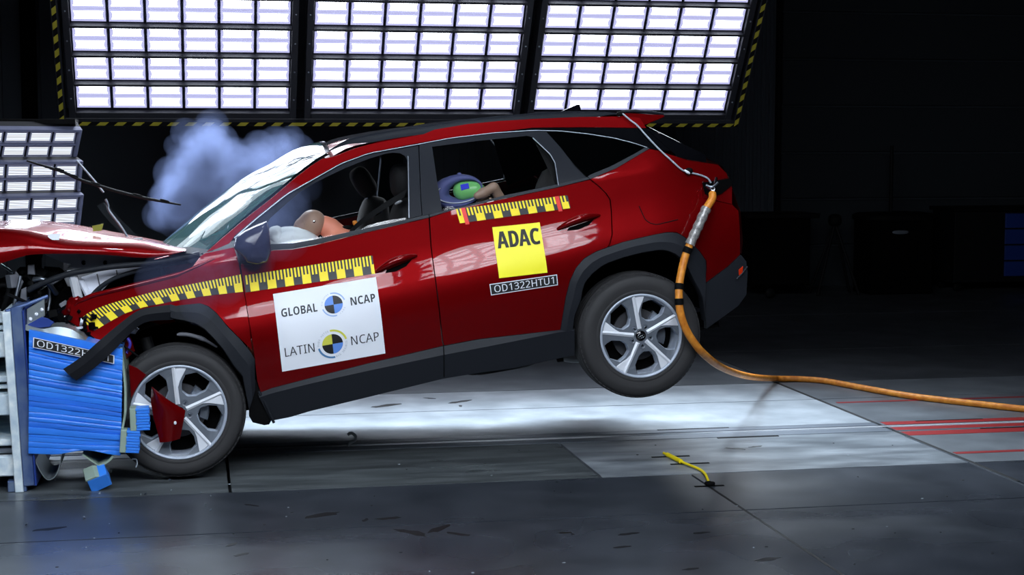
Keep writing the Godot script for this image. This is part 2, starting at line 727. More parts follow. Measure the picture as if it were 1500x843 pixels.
# a lens of bright dots over a fainter glow, with a dim lavender margin
func led_material(nx: int, ny: int, energy: float, bars := false) -> StandardMaterial3D:
	var w := nx * 12 + 26
	var h := ny * 12 + 34
	var im := Image.create(w, h, false, Image.FORMAT_RGB8)
	for y in h:
		for x in w:
			var u := x - 13
			var v := y - 17
			var c := Color(0.19, 0.19, 0.245)
			if v >= 0 and v < ny * 12 and u >= 0 and u < nx * 12:
				var bite := absf(v - ny * 6.0) / (ny * 6.0)
				if bars or minf(u, nx * 12 - u) > 9.0 * (1.0 - bite * bite):
					var row := v / 12
					var sx := fposmod(u + (6.0 if row % 2 else 0.0), 12.0) - 6.0
					var sy := fposmod(v, 12.0) - 6.0
					if bars:
						sx *= 0.35
					var d := sqrt(sx * sx + sy * sy)
					var g := 1.0 - smoothstep(2.5, 6.0, d)
					c = Color(0.93, 0.96, 1.0) * lerpf(0.42 if not bars else 0.12, 1.0, g)
			im.set_pixel(x, y, c)
	var m := mat(Color(0.5, 0.52, 0.58), 0.4)
	m.emission_enabled = true
	m.emission = Color.WHITE
	m.emission_operator = BaseMaterial3D.EMISSION_OP_MULTIPLY
	m.emission_texture = ImageTexture.create_from_image(im)
	m.emission_energy_multiplier = energy
	return m
var P := {
	"fender": [Vector2(-0.486, 1.064), Vector2(-0.446, 1.081), Vector2(-0.354, 1.105), Vector2(-0.227, 1.116), Vector2(-0.030, 1.133), Vector2(0.125, 1.147), Vector2(0.197, 1.161), Vector2(0.260, 1.220), Vector2(0.290, 1.234), Vector2(0.368, 1.237), Vector2(0.458, 1.242), Vector2(0.469, 1.152), Vector2(0.469, 1.034), Vector2(0.471, 0.952), Vector2(0.469, 0.783), Vector2(0.462, 0.646), Vector2(0.405, 0.727), Vector2(0.346, 0.811), Vector2(0.298, 0.892), Vector2(0.259, 0.937), Vector2(0.217, 0.959), Vector2(0.126, 0.964), Vector2(0.080, 0.966), Vector2(0.037, 0.961), Vector2(-0.008, 0.922), Vector2(-0.048, 0.933), Vector2(-0.122, 0.925), Vector2(-0.187, 0.897), Vector2(-0.278, 0.851), Vector2(-0.350, 0.828), Vector2(-0.384, 0.856), Vector2(-0.449, 0.923), Vector2(-0.516, 0.976)],
	"front_door": [Vector2(0.475, 1.139), Vector2(0.576, 1.185), Vector2(0.675, 1.191), Vector2(0.783, 1.180), Vector2(0.917, 1.183), Vector2(1.186, 1.206), Vector2(1.389, 1.222), Vector2(1.586, 1.235), Vector2(1.569, 1.074), Vector2(1.566, 1.011), Vector2(1.557, 0.837), Vector2(1.547, 0.511), Vector2(1.552, 0.485), Vector2(1.104, 0.458), Vector2(0.754, 0.431), Vector2(0.538, 0.413), Vector2(0.468, 0.389), Vector2(0.458, 0.473), Vector2(0.466, 0.601), Vector2(0.469, 0.783), Vector2(0.471, 0.952)],
	"rear_door": [Vector2(1.589, 1.236), Vector2(1.743, 1.260), Vector2(2.052, 1.276), Vector2(2.368, 1.292), Vector2(2.567, 1.308), Vector2(2.616, 1.256), Vector2(2.650, 1.210), Vector2(2.666, 1.171), Vector2(2.662, 1.103), Vector2(2.639, 0.969), Vector2(2.615, 0.920), Vector2(2.598, 0.899), Vector2(2.525, 0.886), Vector2(2.449, 0.858), Vector2(2.392, 0.810), Vector2(2.345, 0.740), Vector2(2.309, 0.647), Vector2(2.255, 0.456), Vector2(1.961, 0.475), Vector2(1.757, 0.488), Vector2(1.554, 0.485), Vector2(1.549, 0.510), Vector2(1.559, 0.836), Vector2(1.567, 1.011), Vector2(1.571, 1.074)],
	"rear_quarter": [Vector2(2.567, 1.310), Vector2(2.736, 1.349), Vector2(2.865, 1.397), Vector2(2.963, 1.433), Vector2(3.010, 1.416), Vector2(3.079, 1.381), Vector2(3.181, 1.333), Vector2(3.305, 1.296), Vector2(3.375, 1.275), Vector2(3.424, 1.213), Vector2(3.428, 1.183), Vector2(3.258, 1.190), Vector2(3.238, 1.094), Vector2(3.415, 1.028), Vector2(3.452, 0.983), Vector2(3.436, 0.809), Vector2(3.427, 0.718), Vector2(3.333, 0.659), Vector2(3.184, 0.589), Vector2(3.165, 0.580), Vector2(3.190, 0.668), Vector2(3.195, 0.717), Vector2(3.159, 0.782), Vector2(3.120, 0.832), Vector2(3.094, 0.864), Vector2(3.067, 0.891), Vector2(3.027, 0.920), Vector2(2.970, 0.930), Vector2(2.897, 0.928), Vector2(2.782, 0.922), Vector2(2.697, 0.915), Vector2(2.602, 0.900), Vector2(2.617, 0.920), Vector2(2.641, 0.969), Vector2(2.664, 1.102), Vector2(2.669, 1.171), Vector2(2.652, 1.210), Vector2(2.618, 1.256)],
	"roof_side": [Vector2(0.290, 1.234), Vector2(0.398, 1.302), Vector2(0.520, 1.374), Vector2(0.725, 1.487), Vector2(0.873, 1.577), Vector2(0.971, 1.629), Vector2(1.041, 1.659), Vector2(1.119, 1.665), Vector2(1.246, 1.692), Vector2(1.396, 1.711), Vector2(1.577, 1.722), Vector2(1.744, 1.732), Vector2(1.930, 1.735), Vector2(2.114, 1.726), Vector2(2.318, 1.708), Vector2(2.591, 1.680), Vector2(2.859, 1.643), Vector2(2.955, 1.622), Vector2(2.979, 1.553), Vector2(2.938, 1.559), Vector2(2.841, 1.576), Vector2(2.574, 1.618), Vector2(2.304, 1.655), Vector2(2.061, 1.662), Vector2(1.811, 1.669), Vector2(1.605, 1.665), Vector2(1.531, 1.662), Vector2(1.318, 1.653), Vector2(1.146, 1.619), Vector2(0.972, 1.554), Vector2(0.805, 1.492), Vector2(0.616, 1.386), Vector2(0.542, 1.345), Vector2(0.467, 1.295), Vector2(0.435, 1.265), Vector2(0.361, 1.246)],
	"roof_trim": [Vector2(2.061, 1.662), Vector2(2.304, 1.655), Vector2(2.574, 1.618), Vector2(2.841, 1.576), Vector2(2.979, 1.553), Vector2(3.057, 1.508), Vector2(3.121, 1.391), Vector2(3.010, 1.416), Vector2(2.963, 1.433), Vector2(2.886, 1.476), Vector2(2.772, 1.524), Vector2(2.625, 1.571), Vector2(2.468, 1.612), Vector2(2.304, 1.640)],
	"front_frame_out": [Vector2(0.466, 1.291), Vector2(0.615, 1.382), Vector2(0.804, 1.488), Vector2(0.971, 1.550), Vector2(1.145, 1.615), Vector2(1.317, 1.650), Vector2(1.530, 1.657), Vector2(1.616, 1.659)],
	"front_glass": [Vector2(0.651, 1.232), Vector2(0.636, 1.300), Vector2(0.686, 1.362), Vector2(0.793, 1.427), Vector2(0.883, 1.482), Vector2(0.969, 1.519), Vector2(1.054, 1.545), Vector2(1.169, 1.580), Vector2(1.309, 1.611), Vector2(1.413, 1.623), Vector2(1.465, 1.621), Vector2(1.502, 1.606), Vector2(1.514, 1.568), Vector2(1.449, 1.244), Vector2(1.191, 1.231), Vector2(0.923, 1.216), Vector2(0.792, 1.213)],
	"front_frame": [Vector2(0.466, 1.287), Vector2(0.615, 1.382), Vector2(0.804, 1.488), Vector2(0.971, 1.550), Vector2(1.145, 1.615), Vector2(1.317, 1.650), Vector2(1.530, 1.657), Vector2(1.616, 1.659), Vector2(1.595, 1.548), Vector2(1.561, 1.353), Vector2(1.547, 1.253), Vector2(1.465, 1.246), Vector2(1.532, 1.565), Vector2(1.522, 1.603), Vector2(1.498, 1.622), Vector2(1.459, 1.632), Vector2(1.411, 1.632), Vector2(1.311, 1.618), Vector2(1.171, 1.587), Vector2(1.056, 1.553), Vector2(0.971, 1.526), Vector2(0.884, 1.490), Vector2(0.794, 1.435), Vector2(0.688, 1.369), Vector2(0.628, 1.301), Vector2(0.643, 1.233), Vector2(0.561, 1.188), Vector2(0.475, 1.139), Vector2(0.463, 1.230)],
	"front_belt": [Vector2(0.647, 1.232), Vector2(0.669, 1.227), Vector2(0.792, 1.212), Vector2(0.922, 1.214), Vector2(1.191, 1.230), Vector2(1.449, 1.244), Vector2(1.547, 1.253), Vector2(1.588, 1.252), Vector2(1.586, 1.235), Vector2(1.389, 1.222), Vector2(1.186, 1.206), Vector2(0.917, 1.183), Vector2(0.783, 1.180), Vector2(0.675, 1.191), Vector2(0.576, 1.185)],
	"rear_frame": [Vector2(1.619, 1.659), Vector2(1.810, 1.667), Vector2(2.060, 1.660), Vector2(2.304, 1.638), Vector2(2.379, 1.623), Vector2(2.443, 1.513), Vector2(2.497, 1.400), Vector2(2.556, 1.314), Vector2(2.369, 1.294), Vector2(2.384, 1.435), Vector2(2.370, 1.488), Vector2(2.293, 1.597), Vector2(2.264, 1.612), Vector2(1.965, 1.626), Vector2(1.692, 1.632), Vector2(1.678, 1.447), Vector2(1.670, 1.259), Vector2(1.667, 1.246), Vector2(1.588, 1.252), Vector2(1.549, 1.252), Vector2(1.562, 1.353), Vector2(1.597, 1.547)],
	"rear_belt": [Vector2(1.670, 1.259), Vector2(2.056, 1.294), Vector2(2.372, 1.310), Vector2(2.558, 1.324), Vector2(2.567, 1.310), Vector2(2.368, 1.292), Vector2(2.052, 1.276), Vector2(1.743, 1.260), Vector2(1.589, 1.236), Vector2(1.589, 1.252)],
	"rear_glass": [Vector2(1.692, 1.632), Vector2(1.965, 1.626), Vector2(2.264, 1.612), Vector2(2.293, 1.597), Vector2(2.370, 1.488), Vector2(2.384, 1.435), Vector2(2.371, 1.306), Vector2(2.055, 1.292), Vector2(1.670, 1.259), Vector2(1.678, 1.447)],
	"quarter_glass": [Vector2(2.383, 1.621), Vector2(2.468, 1.611), Vector2(2.568, 1.595), Vector2(2.670, 1.566), Vector2(2.822, 1.508), Vector2(2.886, 1.476), Vector2(2.950, 1.446), Vector2(2.856, 1.412), Vector2(2.710, 1.365), Vector2(2.577, 1.335), Vector2(2.559, 1.328), Vector2(2.500, 1.411), Vector2(2.439, 1.514)],
	"quarter_seal": [Vector2(2.559, 1.328), Vector2(2.577, 1.335), Vector2(2.710, 1.365), Vector2(2.856, 1.412), Vector2(2.950, 1.446), Vector2(2.963, 1.433), Vector2(2.865, 1.397), Vector2(2.736, 1.349), Vector2(2.567, 1.310)],
	"sill_top": [Vector2(0.453, 0.397), Vector2(0.538, 0.414), Vector2(0.754, 0.432), Vector2(1.103, 0.459), Vector2(1.551, 0.484), Vector2(1.756, 0.487), Vector2(1.960, 0.475), Vector2(2.254, 0.457), Vector2(2.341, 0.450)],
	"sill_crease": [Vector2(0.457, 0.376), Vector2(0.533, 0.388), Vector2(0.748, 0.404), Vector2(1.095, 0.420), Vector2(1.541, 0.435), Vector2(1.745, 0.438), Vector2(1.951, 0.442), Vector2(2.247, 0.449), Vector2(2.334, 0.444)],
	"sill_bottom": [Vector2(0.501, 0.222), Vector2(0.612, 0.223), Vector2(0.725, 0.237), Vector2(1.076, 0.259), Vector2(1.527, 0.289), Vector2(1.732, 0.285), Vector2(1.947, 0.275), Vector2(2.212, 0.286), Vector2(2.326, 0.286)],
	"rarch_out": [Vector2(2.254, 0.455), Vector2(2.309, 0.647), Vector2(2.345, 0.740), Vector2(2.391, 0.811), Vector2(2.448, 0.858), Vector2(2.524, 0.886), Vector2(2.597, 0.899), Vector2(2.696, 0.916), Vector2(2.781, 0.922), Vector2(2.896, 0.929), Vector2(2.969, 0.930), Vector2(3.026, 0.920), Vector2(3.066, 0.891), Vector2(3.119, 0.833), Vector2(3.157, 0.783), Vector2(3.193, 0.718), Vector2(3.188, 0.668), Vector2(3.164, 0.580), Vector2(3.153, 0.553)],
	"rarch_in": [Vector2(2.318, 0.426), Vector2(2.342, 0.531), Vector2(2.391, 0.618), Vector2(2.408, 0.678), Vector2(2.430, 0.723), Vector2(2.477, 0.765), Vector2(2.536, 0.798), Vector2(2.580, 0.813), Vector2(2.678, 0.830), Vector2(2.793, 0.840), Vector2(2.903, 0.839), Vector2(2.948, 0.828), Vector2(3.000, 0.798), Vector2(3.039, 0.758), Vector2(3.065, 0.708), Vector2(3.100, 0.618), Vector2(3.126, 0.563), Vector2(3.147, 0.504), Vector2(3.154, 0.358)],
	"farch_out": [Vector2(0.441, 0.420), Vector2(0.466, 0.602), Vector2(0.447, 0.649), Vector2(0.402, 0.728), Vector2(0.345, 0.808), Vector2(0.298, 0.892), Vector2(0.259, 0.937), Vector2(0.217, 0.960), Vector2(0.126, 0.967), Vector2(0.080, 0.968), Vector2(0.052, 0.983)],
	"farch_in": [Vector2(0.390, 0.317), Vector2(0.386, 0.518), Vector2(0.350, 0.581), Vector2(0.328, 0.634), Vector2(0.302, 0.693), Vector2(0.261, 0.762), Vector2(0.220, 0.819), Vector2(0.177, 0.857), Vector2(0.116, 0.884), Vector2(0.073, 0.898), Vector2(0.044, 0.912)],
	"liner_low": [Vector2(0.452, 0.481), Vector2(0.468, 0.388), Vector2(0.501, 0.220), Vector2(0.487, 0.202), Vector2(0.459, 0.203), Vector2(0.397, 0.232), Vector2(0.383, 0.272), Vector2(0.402, 0.392)],
	"fender_tape_top": [Vector2(0.468, 1.084), Vector2(0.267, 1.077), Vector2(0.036, 1.071), Vector2(-0.167, 1.052), Vector2(-0.278, 1.037), Vector2(-0.349, 1.023), Vector2(-0.401, 1.005), Vector2(-0.447, 0.981)],
	"fender_tape_bot": [Vector2(0.465, 0.986), Vector2(0.246, 0.997), Vector2(0.062, 0.996), Vector2(-0.096, 0.989), Vector2(-0.198, 0.972), Vector2(-0.270, 0.947), Vector2(-0.335, 0.921), Vector2(-0.384, 0.902)],
	"fdoor_tape": [Vector2(0.482, 1.075), Vector2(1.225, 1.071), Vector2(1.222, 0.967), Vector2(0.478, 0.980)],
	"rdoor_tape": [Vector2(1.749, 1.259), Vector2(2.417, 1.237), Vector2(2.424, 1.160), Vector2(1.759, 1.174)],
	"ncap": [Vector2(0.629, 0.946), Vector2(1.223, 0.947), Vector2(1.208, 0.501), Vector2(0.608, 0.499)],
	"adac": [Vector2(1.943, 1.122), Vector2(2.226, 1.106), Vector2(2.218, 0.812), Vector2(1.929, 0.826)],
	"plate": [Vector2(1.867, 0.801), Vector2(2.273, 0.792), Vector2(2.270, 0.728), Vector2(1.867, 0.734)],
	"fhandle": [Vector2(1.229, 0.966), Vector2(1.292, 0.999), Vector2(1.404, 1.031), Vector2(1.483, 1.020), Vector2(1.515, 1.001), Vector2(1.473, 0.970), Vector2(1.347, 0.939)],
	"rhandle": [Vector2(2.323, 1.041), Vector2(2.435, 1.081), Vector2(2.521, 1.094), Vector2(2.593, 1.081), Vector2(2.535, 1.041), Vector2(2.424, 1.025)],
	"fuel_flap": [Vector2(2.834, 1.108), Vector2(2.854, 1.024), Vector2(2.878, 1.000), Vector2(2.917, 0.984), Vector2(3.052, 0.993)],
	"rbumper": [Vector2(3.427, 0.718), Vector2(3.460, 0.670), Vector2(3.464, 0.601), Vector2(3.443, 0.464), Vector2(3.383, 0.406), Vector2(3.158, 0.303), Vector2(3.154, 0.501), Vector2(3.141, 0.563), Vector2(3.165, 0.580), Vector2(3.184, 0.589), Vector2(3.333, 0.659)],
	"tail_lamp": [Vector2(3.258, 1.190), Vector2(3.428, 1.183), Vector2(3.438, 1.124), Vector2(3.415, 1.028), Vector2(3.322, 1.064), Vector2(3.238, 1.094)],
	"rail": [Vector3(1.079, 1.697, 0.600), Vector3(1.131, 1.722, 0.600), Vector3(1.200, 1.748, 0.600), Vector3(1.259, 1.757, 0.600), Vector3(1.406, 1.764, 0.600), Vector3(1.554, 1.766, 0.600), Vector3(1.752, 1.762, 0.600), Vector3(1.877, 1.764, 0.600), Vector3(2.126, 1.754, 0.600), Vector3(2.251, 1.746, 0.600), Vector3(2.502, 1.726, 0.600), Vector3(2.628, 1.710, 0.600), Vector3(2.754, 1.691, 0.600), Vector3(2.837, 1.675, 0.600), Vector3(2.894, 1.650, 0.600)],
	"ws_mid": [Vector3(0.043, 1.287, 0.120), Vector3(0.179, 1.370, 0.120), Vector3(0.301, 1.448, 0.120), Vector3(0.424, 1.513, 0.120), Vector3(0.535, 1.580, 0.120), Vector3(0.664, 1.632, 0.120), Vector3(0.766, 1.663, 0.120), Vector3(0.905, 1.724, 0.120), Vector3(1.020, 1.749, 0.120), Vector3(1.095, 1.752, 0.120)],
	"ws_edge": [Vector3(0.285, 1.225, 0.680), Vector3(0.400, 1.303, 0.680), Vector3(0.524, 1.381, 0.680), Vector3(0.634, 1.452, 0.680), Vector3(0.730, 1.503, 0.680), Vector3(0.809, 1.550, 0.680), Vector3(0.875, 1.592, 0.680), Vector3(0.954, 1.634, 0.680), Vector3(1.020, 1.668, 0.680), Vector3(1.079, 1.689, 0.680)],
	"hood_lip": [Vector3(-1.165, 1.311, 0.800), Vector3(-0.826, 1.354, 0.800), Vector3(-0.700, 1.374, 0.800), Vector3(-0.625, 1.374, 0.800), Vector3(-0.428, 1.345, 0.800), Vector3(-0.235, 1.306, 0.800), Vector3(-0.089, 1.268, 0.800), Vector3(0.004, 1.253, 0.800), Vector3(0.112, 1.253, 0.800), Vector3(0.186, 1.261, 0.800)],
	"hood_crease": [Vector3(-1.129, 1.570, 0.730), Vector3(-0.801, 1.541, 0.730), Vector3(-0.683, 1.514, 0.730), Vector3(-0.612, 1.491, 0.730), Vector3(-0.420, 1.421, 0.730), Vector3(-0.225, 1.382, 0.730), Vector3(-0.077, 1.351, 0.730), Vector3(0.014, 1.324, 0.730), Vector3(0.117, 1.288, 0.730), Vector3(0.190, 1.262, 0.730)],
	"hood_far": [Vector3(-1.180, 1.602, 0.350), Vector3(-0.842, 1.555, 0.350), Vector3(-0.717, 1.537, 0.350), Vector3(-0.641, 1.524, 0.350), Vector3(-0.439, 1.468, 0.350), Vector3(-0.241, 1.399, 0.350), Vector3(-0.091, 1.345, 0.350), Vector3(0.004, 1.313, 0.350), Vector3(0.109, 1.273, 0.350), Vector3(0.185, 1.243, 0.350)],
	"spoiler_top": [Vector3(2.872, 1.675, 0.550), Vector3(2.917, 1.656, 0.550), Vector3(2.977, 1.645, 0.550), Vector3(3.185, 1.607, 0.550)],
	"spoiler_bot": [Vector3(2.889, 1.639, 0.580), Vector3(3.028, 1.547, 0.580), Vector3(3.086, 1.555, 0.580), Vector3(3.175, 1.599, 0.580)],
	"wire_roof": [Vector3(2.855, 1.660, 0.800), Vector3(2.890, 1.614, 0.800), Vector3(2.923, 1.577, 0.800), Vector3(2.964, 1.505, 0.800), Vector3(3.013, 1.426, 0.800), Vector3(3.063, 1.359, 0.800), Vector3(3.122, 1.288, 0.800), Vector3(3.161, 1.261, 0.800), Vector3(3.202, 1.247, 0.800), Vector3(3.259, 1.222, 0.800), Vector3(3.290, 1.198, 0.800), Vector3(3.300, 1.174, 0.800)],
	"mirror": [Vector2(0.657, 1.370), Vector2(0.594, 1.357), Vector2(0.520, 1.334), Vector2(0.475, 1.310), Vector2(0.450, 1.249), Vector2(0.475, 1.214), Vector2(0.498, 1.191), Vector2(0.508, 1.158), Vector2(0.564, 1.137), Vector2(0.626, 1.142), Vector2(0.655, 1.196), Vector2(0.660, 1.257), Vector2(0.663, 1.334)],
}

# ---------------------------------------------------------------- the car
func build_car() -> void:
	var car := thing("crossover_car", "dark red crossover car with crushed front and lifted tail, yellow measuring tapes along its doors", "car", car_xf)
	for side in [1.0, -1.0]:
		build_flank(car, side)
	build_roof(car)
	build_front(car)
	build_rear(car)
	build_cabin(car)
	build_wheel(car, Vector3(0.0, 0.372, 0.93), 0.378, 0.266, 15.0, 1.0)
	build_wheel(car, Vector3(2.728, 0.343, 0.93), 0.378, 0.248, 21.0, 1.0)
	build_wheel(car, Vector3(0.02, 0.372, -0.93), 0.378, 0.25, 40.0, -1.0)
	build_wheel(car, Vector3(2.728, 0.343, -0.93), 0.378, 0.248, 10.0, -1.0)

func build_flank(car: Node3D, side: float) -> void:
	var near := side > 0.0
	var fender := put("fender", panel(P.fender, M.red, 0.0, 0.03, 0.002, side), car)
	put("fender_shoulder", tube_mesh(flank_row([Vector2(-0.47, 1.055), Vector2(-0.446, 1.076), Vector2(-0.354, 1.100), Vector2(-0.227, 1.110), Vector2(-0.030, 1.127), Vector2(0.125, 1.141), Vector2(0.21, 1.162), Vector2(0.34, 1.195)], -0.001, 30, side), [0.004, 0.009, 0.014, 0.014, 0.014, 0.014, 0.014, 0.014, 0.014, 0.014, 0.014, 0.014, 0.014, 0.014, 0.014, 0.014, 0.014, 0.014, 0.014, 0.014, 0.014, 0.014, 0.010, 0.010, 0.009, 0.008, 0.007, 0.006, 0.005, 0.003], M.red, 10), fender)
	var fd := put("front_door", panel(P.front_door, M.red, 0.0, 0.03, 0.0024, side), car)
	put("window_frame", panel(P.front_frame, M.trim, 0.004, 0.03, 0.0015, side), fd)
	put("window_pane", panel(P.front_glass, M.glass, -0.012, 0.0, -0.004, side), fd)
	put("belt_seal", panel(P.front_belt, M.seal, 0.008, 0.02, 0.001, side), fd)
	var rd := put("rear_door", panel(P.rear_door, M.red, 0.0, 0.03, 0.0024, side), car)
	put("window_frame", panel(P.rear_frame, M.trim, 0.004, 0.03, 0.0015, side), rd)
	put("window_pane", panel(P.rear_glass, M.glass, -0.012, 0.0, -0.004, side), rd)
	put("belt_seal", panel(P.rear_belt, M.seal, 0.008, 0.02, 0.001, side), rd)
	# bright beads along the windows
	for bead in [[P.front_frame_out, fd, 0.010, [0.0095, 0.0095, 0.0095, 0.009, 0.009, 0.0085, 0.008, 0.008, 0.007, 0.007, 0.006, 0.006, 0.005, 0.005, 0.004, 0.004, 0.004, 0.004, 0.0035, 0.0035, 0.0035, 0.0035, 0.0035, 0.0035, 0.0035, 0.0035, 0.0035, 0.0035]], [[Vector2(1.615, 1.660), Vector2(1.809, 1.667), Vector2(2.058, 1.660), Vector2(2.301, 1.640), Vector2(2.465, 1.612), Vector2(2.622, 1.571), Vector2(2.769, 1.524), Vector2(2.883, 1.476), Vector2(2.950, 1.440)], rd, 0.006, 0.0035], [[Vector2(1.470, 1.25), Vector2(1.540, 1.60)], fd, 0.006, 0.006], [[Vector2(2.373, 1.30), Vector2(2.384, 1.435), Vector2(2.367, 1.488), Vector2(2.290, 1.597)], rd, 0.006, 0.004]]:
		put("window_bead", tube_mesh(flank_row(bead[0], bead[2], 28, side), bead[3], M.steel, 6), bead[1])
	handle(fd, P.fhandle, side)
	handle(rd, P.rhandle, side)
	var rq := put("rear_quarter", panel(P.rear_quarter, M.red, 0.0, 0.03, 0.0024, side), car)
	put("quarter_window", panel(P.quarter_glass, M.tint, 0.002, 0.0, -0.003, side), rq)
	put("quarter_seal", panel(P.quarter_seal, M.seal, 0.006, 0.02, 0.0, side), rq)
	put("fuel_flap_groove", tube_mesh(flank_row(P.fuel_flap, 0.0, 20, side), 0.003, M.black, 5), rq)
	put("roof_side", panel(P.roof_side, M.red, 0.003, 0.03, 0.0015, side), car)
	put("roof_trim", panel(P.roof_trim, M.gloss, 0.0, 0.02, 0.001, side), car)
	# sill cladding: a lit upper facet, a crease, a darker lower face
	var n := 60
	var low := flank_row(P.sill_bottom, 0.0, n, side)
	var under := []
	for p in low:
		under.append(p + Vector3(0, 0.01, -0.18 * side))
	var top_in := []
	for p in flank_row(P.sill_top, 0.0, n, side):
		top_in.append(p + Vector3(0, 0.004, -0.03 * side))
	put("sill_cladding", loft([top_in, flank_row(P.sill_top, 0.004, n, side), flank_row(P.sill_crease, 0.026, n, side), low, under], M.plastic, [1, 2, 3]), car)
	put("cladding_joint", tube_mesh([on_flank(Vector2(1.55, 0.492), 0.005, side), on_flank(Vector2(1.543, 0.44), 0.027, side), on_flank(Vector2(1.53, 0.30), 0.004, side)], 0.003, M.black, 5), car)
	put("wheel_arch", arch(P.rarch_out, P.rarch_in, 60, side), car)
	put("wheel_arch", arch(P.farch_out, P.farch_in, 50, side), car)
	put("mud_flap", panel([Vector2(2.20, 0.36), Vector2(2.262, 0.36), Vector2(2.262, 0.255), Vector2(2.225, 0.258)], M.black, -0.03, 0.02, 0.0, side), car)
	put("arch_liner", liner(2.728, 0.40, 0.44, 0.52, side, 2.26, 3.20), car)
	put("arch_liner", liner(0.0, 0.40, 0.44, 0.50, side, -0.35, 0.47), car)
	var lf := put("splash_liner", panel(P.liner_low, M.black, 0.0, 0.03, 0.0, side), car)
	if near:
		put("liner_rib", tube_mesh([on_flank(Vector2(0.46, 0.41), 0.012), on_flank(Vector2(0.49, 0.32), 0.016), on_flank(Vector2(0.515, 0.21), 0.012)], 0.009, M.plastic, 6), lf)
	# side mirror
	var outline: Array = P.mirror
	var mc := Vector2.ZERO
	for p in outline:
		mc += p / outline.size()
	var rows := []
	for lay in [[0.02, 0.86], [0.25, 0.90], [0.62, 0.945], [0.92, 0.975], [1.0, 1.00], [0.98, 1.035], [0.85, 1.07], [0.5, 1.09], [0.02, 1.096]]:
		var row := []
		for p in resample(outline + [outline[0]], 40):
			var q: Vector2 = mc + (p - mc) * lay[0]
			row.append(Vector3(q.x, q.y, lay[1] * side))
		rows.append(row)
	var mir := put("side_mirror", loft(rows, M.mirror), car)
	put("mirror_foot", blob(Vector3(0.16, 0.07, 0.22), 3.0, M.black, 0.0, 1.0, 1, Transform3D(Basis(), Vector3(0.56, 1.17, 0.90 * side))), mir)
	if near:
		decals(fender, fd, rd)
	# the inner skin of the body side, dark
	put("door_card", panel([Vector2(0.50, 0.42), Vector2(1.50, 0.46), Vector2(1.52, 1.17), Vector2(0.60, 1.14)], M.dark, -0.07, 0.0, 0.0, side, 0.2), fd)
	put("door_card", panel([Vector2(1.60, 0.48), Vector2(2.22, 0.48), Vector2(2.55, 1.24), Vector2(1.63, 1.18)], M.dark, -0.07, 0.0, 0.0, side, 0.2), rd)
	put("pillar_lining", panel([Vector2(1.455, 1.17), Vector2(1.66, 1.17), Vector2(1.68, 1.62), Vector2(1.55, 1.62)], M.dark, -0.05, 0.0, 0.0, side, 0.2), car)
	put("pillar_lining", panel([Vector2(2.38, 1.26), Vector2(2.90, 1.36), Vector2(2.80, 1.52), Vector2(2.30, 1.60)], M.dark, -0.05, 0.0, 0.0, side, 0.2), car)

func handle(door: Node3D, outline: Array, side: float) -> void:
	var o := outline
	var cup := []
	for p in o:
		cup.append(p + Vector2(0.012, -0.012))
	put("handle_cup", panel(cup, M.red, 0.002, 0.0, 0.0, side, 0.03), door)
	var a: Vector2 = o[0]
	var b: Vector2 = o[3]
	var pts := []
	var rad := []
	for i in 17:
		var t := i / 16.0
		var p := a.lerp(b, 0.01 + 0.97 * t) + Vector2(0, 0.020 * sin(PI * t) + 0.012)
		pts.append(on_flank(p, 0.010 + 0.030 * sin(PI * t), side))
		rad.append(0.005 + 0.016 * pow(sin(PI * clampf(t * 0.92 + 0.06, 0, 1)), 0.8))
	put("door_handle", tube_mesh(pts, rad, M.red, 12), door)
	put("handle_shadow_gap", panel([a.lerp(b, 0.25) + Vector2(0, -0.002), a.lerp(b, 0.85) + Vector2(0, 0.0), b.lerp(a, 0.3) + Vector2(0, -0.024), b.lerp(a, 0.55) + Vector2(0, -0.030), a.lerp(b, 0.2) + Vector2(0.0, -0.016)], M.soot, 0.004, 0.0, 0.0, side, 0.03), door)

func arch(outer: Array, inner: Array, n: int, side: float) -> ArrayMesh:
	var o := flank_row(outer, 0.004, n, side)
	var i := flank_row(inner, 0.022, n, side)
	var mid := []
	var lip := []
	var tuck := []
	for k in n:
		var m: Vector3 = o[k].lerp(i[k], 0.45)
		mid.append(m + Vector3(0, 0, 0.016 * side))
		lip.append(i[k] + (i[k] - o[k]) * 0.06 + Vector3(0, 0, -0.012 * side))
		tuck.append(i[k] + Vector3(0, 0, -0.10 * side))
	var base := []
	for k in n:
		base.append(o[k] + Vector3(0, 0, -0.02 * side))
	return loft([base, o, mid, i, lip, tuck], M.plastic, [1, 2, 3])

func liner(cx: float, cy: float, r: float, r2: float, side: float, x0: float, x1: float) -> ArrayMesh:
	var a := []
	var b := []
	var c := []
	for k in 25:
		var t := PI * k / 24.0
		var x := clampf(cx + cos(t) * r2, x0, x1)
		var y := cy + sin(t) * (r + 0.03)
		a.append(Vector3(x, y, 0.80 * side))
		b.append(Vector3(x, y, 0.52 * side))
		c.append(Vector3(cx, cy, 0.52 * side))
	return loft([a, b, c], M.soot, [1])

